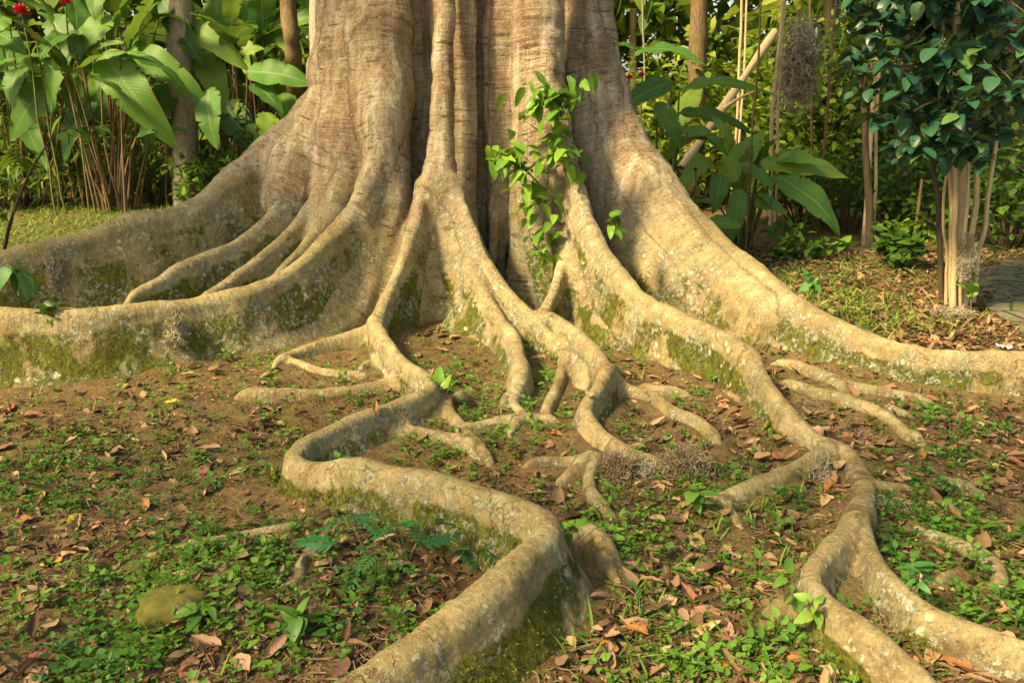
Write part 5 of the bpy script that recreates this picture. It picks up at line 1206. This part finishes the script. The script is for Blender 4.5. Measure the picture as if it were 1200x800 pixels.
small_plant(952, 304, 8.4, .16, 12, .12, 'pale sapling left of the yellow green sapling', mat=M_VINE, tint=(.7, .1), name='sapling', cat='sapling')
small_plant(948, 352, 5.75, .20, 10, .13, 'bluish broad leaved sapling behind the right buttress ridge', mat=M_BLUE, tint=(.75, .1), name='sapling', cat='sapling')
small_plant(1138, 365, 6.1, .22, 10, .12, 'pale green shoots at the foot of the round leaved tree', mat=M_VINE, tint=(.55, .1), el=(.8, .3), name='sapling', cat='sapling')
# tall dark stemmed plant at the left edge, in front of the back buttress
q = at(6, 318, 5.9); q[2] = gz(q[0], q[1]); t = empty('dark_stemmed_plant', q, 0, 'dark bent stem plant with pale compound leaves at the left edge', 'plant')
main = catmull(np.array([at(-6, 330, 5.9), at(3, 300, 5.9), at(14, 255, 5.9), at(34, 205, 5.9), at(58, 165, 5.95)]), .05)-q
main = np.vstack([[main[0, 0], main[0, 1], -.05], main]); r_ = np.linspace(.016, .006, len(main))
br = np.array([at(34, 205, 5.9), at(20, 185, 5.95), at(4, 172, 6.0)])-q; br2 = np.array([at(58, 165, 5.95), at(80, 152, 5.95), at(116, 148, 5.95)])-q; br3 = np.array([at(12, 262, 5.9), at(-6, 240, 5.9), at(-30, 225, 5.9)])-q
add('stem', tubes('stem', [np.hstack([main, r_[:, None]])]+[np.hstack([catmull(b, .03), np.full((len(catmull(b, .03)), 1), .004)]) for b in (br, br2, br3)], 6), M_DARKSTEM, t)
for b, nn_ in ((br, 12), (br2, 16), (br3, 12)):
    C = catmull(b, .02); ii = np.linspace(len(C)*.25, len(C)-1, nn_).astype(int); d = b[-1]-b[0]; yw = math.atan2(-d[0], d[1])
    yaw = np.array([yw+(1.0 if k % 2 else -1.0)*(1-.7*k/nn_) for k in range(nn_)])
    me = scatter('leaflet', [leaf_shape(6, 3, .22, .6, .15, .35)], C[ii], rots(yaw, rng.normal(-.25, .25, nn_), rng.normal(0, .3, nn_)), rng.uniform(.11, .17, nn_), np.clip(rng.normal(.6, .12, nn_), 0, 1))
    add('leaflets', me, M_BUSH, t)
small_plant(22, 345, 5.0, .22, 8, .17, 'bluish drooping leaves on the back left wall at the picture edge', mat=M_BLUE, tint=(.6, .1), el=(-.5, .3), name='sapling', cat='sapling')

# path of flat stones
pth = [(1140, 318), (1180, 306), (1420, 318), (1420, 402), (1192, 392), (1160, 362)]
W2 = np.array([on_ground(*p)[:2] for p in pth])
gx_ = np.linspace(W2[:, 0].min(), W2[:, 0].max(), 90); gy_ = np.linspace(W2[:, 1].min(), W2[:, 1].max(), 80)
A, B = np.meshgrid(gx_, gy_, indexing='ij')
def inside(x, y, poly):
    c = np.zeros(x.shape, bool); j = len(poly)-1
    for i in range(len(poly)):
        xi, yi, xj, yj = *poly[i], *poly[j]
        c ^= ((yi > y) != (yj > y)) & (x < (xj-xi)*(y-yi)/(yj-yi+1e-12)+xi); j = i
    return c
jit = .08*noise(A, B, 0, 3, 111); IN = inside(A+jit, B-jit, W2)
fi = [(i, j) for i in range(89) for j in range(79) if IN[i, j]]
PV = np.stack([A.ravel(), B.ravel(), (ground_z(A, B)+.02).ravel()], 1); PF = [[i*80+j, (i+1)*80+j, (i+1)*80+j+1, i*80+j+1] for i, j in fi]
m = NT('flagstone'); p_ = m.pos(); v_ = m.n('TexVoronoi', feature='DISTANCE_TO_EDGE'); v_.inputs['Scale'].default_value = 3.2; m.l(p_, v_.inputs['Vector'])
a_ = m.noise(p_, 12, 6, .65); col = m.ramp(a_, [(.3, (.085, .080, .050)), (.5, (.150, .140, .095)), (.7, (.22, .20, .14))])
gap = m.map(v_.outputs[0], .05, .015); col = m.mix(gap, col, (.045, .04, .02)); col = m.mix(m.math('MULTIPLY', m.map(m.noise(p_, 3, 5, .6), .5, .6), .6), col, (.10, .11, .03))
tag(add('path', np_mesh('path', PV, PF), m.done(col, .85, m.bump(m.math('SUBTRACT', a_, m.math('MULTIPLY', gap, 2)), .5, .03))), kind='structure')
# scrap of white paper
q = at(1187, 407, 5.15); z0 = gz(q[0], q[1]); m = NT('white_paper'); MP = m.done((.72, .74, .74), .6)
v, f, uv = leaf_shape(7, 7, .5, .25, .1, .1, 0, .09, 3); o = add('paper_scrap', np_mesh('paper_scrap', v*.10, f), MP); o.location = (q[0], q[1], z0+.025); o.rotation_euler = (.2, .1, .8)
tag(o, 'crumpled scrap of white paper on grass behind the right buttress', 'litter')

# back lawn, litter and weeds beyond the roots (nobody could count them)
n0 = 76000; px = np.concatenate([rng.uniform(-100, 1300, 16000), rng.uniform(-120, 330, 42000), rng.uniform(850, 1230, 18000)]); Y_ = np.concatenate([rng.uniform(5.2, 14.5, 58000), rng.uniform(5.0, 9.0, 18000)]); x = (px-600)/FPX*(Y_*cp+CAM_H*sp); y = Y_
k = (root_dist(x, y) > .02) & (np.hypot(x-TC[0], y-TC[1]) > 1.2) & ~(inside(x, y, W2) & (rng.uniform(0, 1, len(x)) < .93)); x, y, px = x[k], y[k], px[k]
left = (px < 330)
dens = np.where(left, .95, .0)+np.where((~left) & (px > 800), .9*np.exp(-(((px-1000)/70)**2+((y-6.3)/.8)**2))+.6*np.exp(-(((px-930)/50)**2+((y-7.3)/.7)**2))+.45*sstep(-.1, .3, fbm(x, y, 0, 1.2, 121)), 0)
k = rng.uniform(0, 1, len(x)) < dens; xs, ys = x[k], y[k]; n = len(xs)
me = scatter('lawn_grass', BL+[ROS[1], ROS[3]], np.stack([xs, ys, ground_z(xs, ys)], 1), rots(rng.uniform(0, 6.28, n), rng.uniform(.2, 1.2, n), rng.normal(0, .3, n)), rng.uniform(.05, .13, n), np.clip(rng.normal(.6, .2, n), 0, 1))
tag(add('lawn_grass', me, M_GRASS), kind='stuff')
k = (rng.uniform(0, 1, len(x)) < np.where(left, .05, .32)); xs, ys = x[k], y[k]; n = len(xs)
me = scatter('dead_leaves', LITTER, np.stack([xs, ys, ground_z(xs, ys)+.012], 1), rots(rng.uniform(0, 6.28, n), rng.normal(.05, .3, n), rng.normal(0, .35, n)), rng.uniform(.03, .085, n), rng.beta(1.5, 3.0, n))
tag(add('dead_leaves', me, M_LITTER), kind='stuff')
# the far wood: one mass of foliage
n = 120000; px = rng.uniform(-350, 1550, n); Y_ = np.where(px < 420, 15.2, 14)+rng.uniform(0, 1, n)**1.2*11; d_ = Y_; x = (px-600)/FPX*d_; z = rng.uniform(0, 1, n)**.9*(3.2+.42*Y_)
k = fbm(x, Y_, z, .55, 131, 3) > -.30; x, y, z, px = x[k], Y_[k], z[k], px[k]; n = len(x)
lit = .25*noise(x, y, z, .35, 133)
me = scatter('wood_foliage', [leaf_shape(4, 3, .24, .6, .15, .25), leaf_shape(4, 3, .32, .55, .1, .3)], np.stack([x, y, z], 1), rots(rng.uniform(0, 6.28, n), rng.normal(-.1, .6, n), rng.normal(0, .5, n)), rng.uniform(.16, .46, n), np.clip(rng.normal(.62, .2, n)+lit*1.4, 0, 1))
tag(add('wood_foliage', me, M_WOOD), kind='stuff')
# unseen tree added so that its crown shades the left flank
t, C = trunk_thing('added_shade_tree', [(0, 400, 3.2, .2), (0, 200, 3.2, .19), (0, -300, 3.2, .17)], 'tall unseen tree added left of the picture to shade the tree flank', 'tree', M_GREYBARK)
dx = np.array((-6.2, 3.0, 0)); t.location = dx
C = np.array([[0, 0, -.1, .22], [.05, .1, 2, .19], [.2, .2, 4.2, .16], [.3, .3, 5.0, .13]]); t.children[0].data = tubes('trunk', [catmull(C, .2)], 12); t.children[0].data.materials.append(M_GREYBARK)
r_ = np.random.default_rng(77); L_ = []
for i in range(46):
    c = np.array([.2, 1.4, 6.0])+r_.uniform(-1, 1, 3)*np.array([1.9, 2.0, 1.0]); L_.append(c+r_.normal(0, .22, (95, 3)))
P = [curve3((.3, .3, 4.7), l.mean(0), .1, 6, .05, .01) for l in L_[::3]]
add('limb', tubes('limb', P, 6), M_GREYBARK, t); leafy(t, 'crown', [leaf_shape(5, 3, .30, .6, .15, .2)], np.vstack(L_), M_BUSH, .17, (.45, .2), (0, .6))
# second unseen tree, added behind the camera to dapple the front ground
t, C = trunk_thing('added_shade_tree', [(0, 400, 3.2, .2), (0, 200, 3.2, .19), (0, -300, 3.2, .17)], 'leafy unseen tree added behind the viewer to dapple the front ground', 'tree', M_GREYBARK)
t.location = (-5.6, -1.2, 0)
C = np.array([[0, 0, -.1, .2], [.1, .1, 2, .17], [.4, .3, 3.6, .14], [.6, .5, 4.2, .11]]); t.children[0].data = tubes('trunk', [catmull(C, .2)], 12); t.children[0].data.materials.append(M_GREYBARK)
r_ = np.random.default_rng(78); L_ = []
for i in range(40):
    c = np.array([1.5, 1.1, 5.0])+r_.uniform(-1, 1, 3)*np.array([2.7, 1.25, .6]); L_.append(c+r_.normal(0, .2, (21, 3)))
P = [curve3((.6, .5, 4.1), l.mean(0), .1, 6, .04, .01) for l in L_[::3]]
add('limb', tubes('limb', P, 6), M_GREYBARK, t); leafy(t, 'crown', [leaf_shape(5, 3, .30, .6, .15, .2)], np.vstack(L_), M_BUSH, .17, (.45, .2), (0, .6))
print('garden', time.time()-_t, 'total', time.time()-_T0)
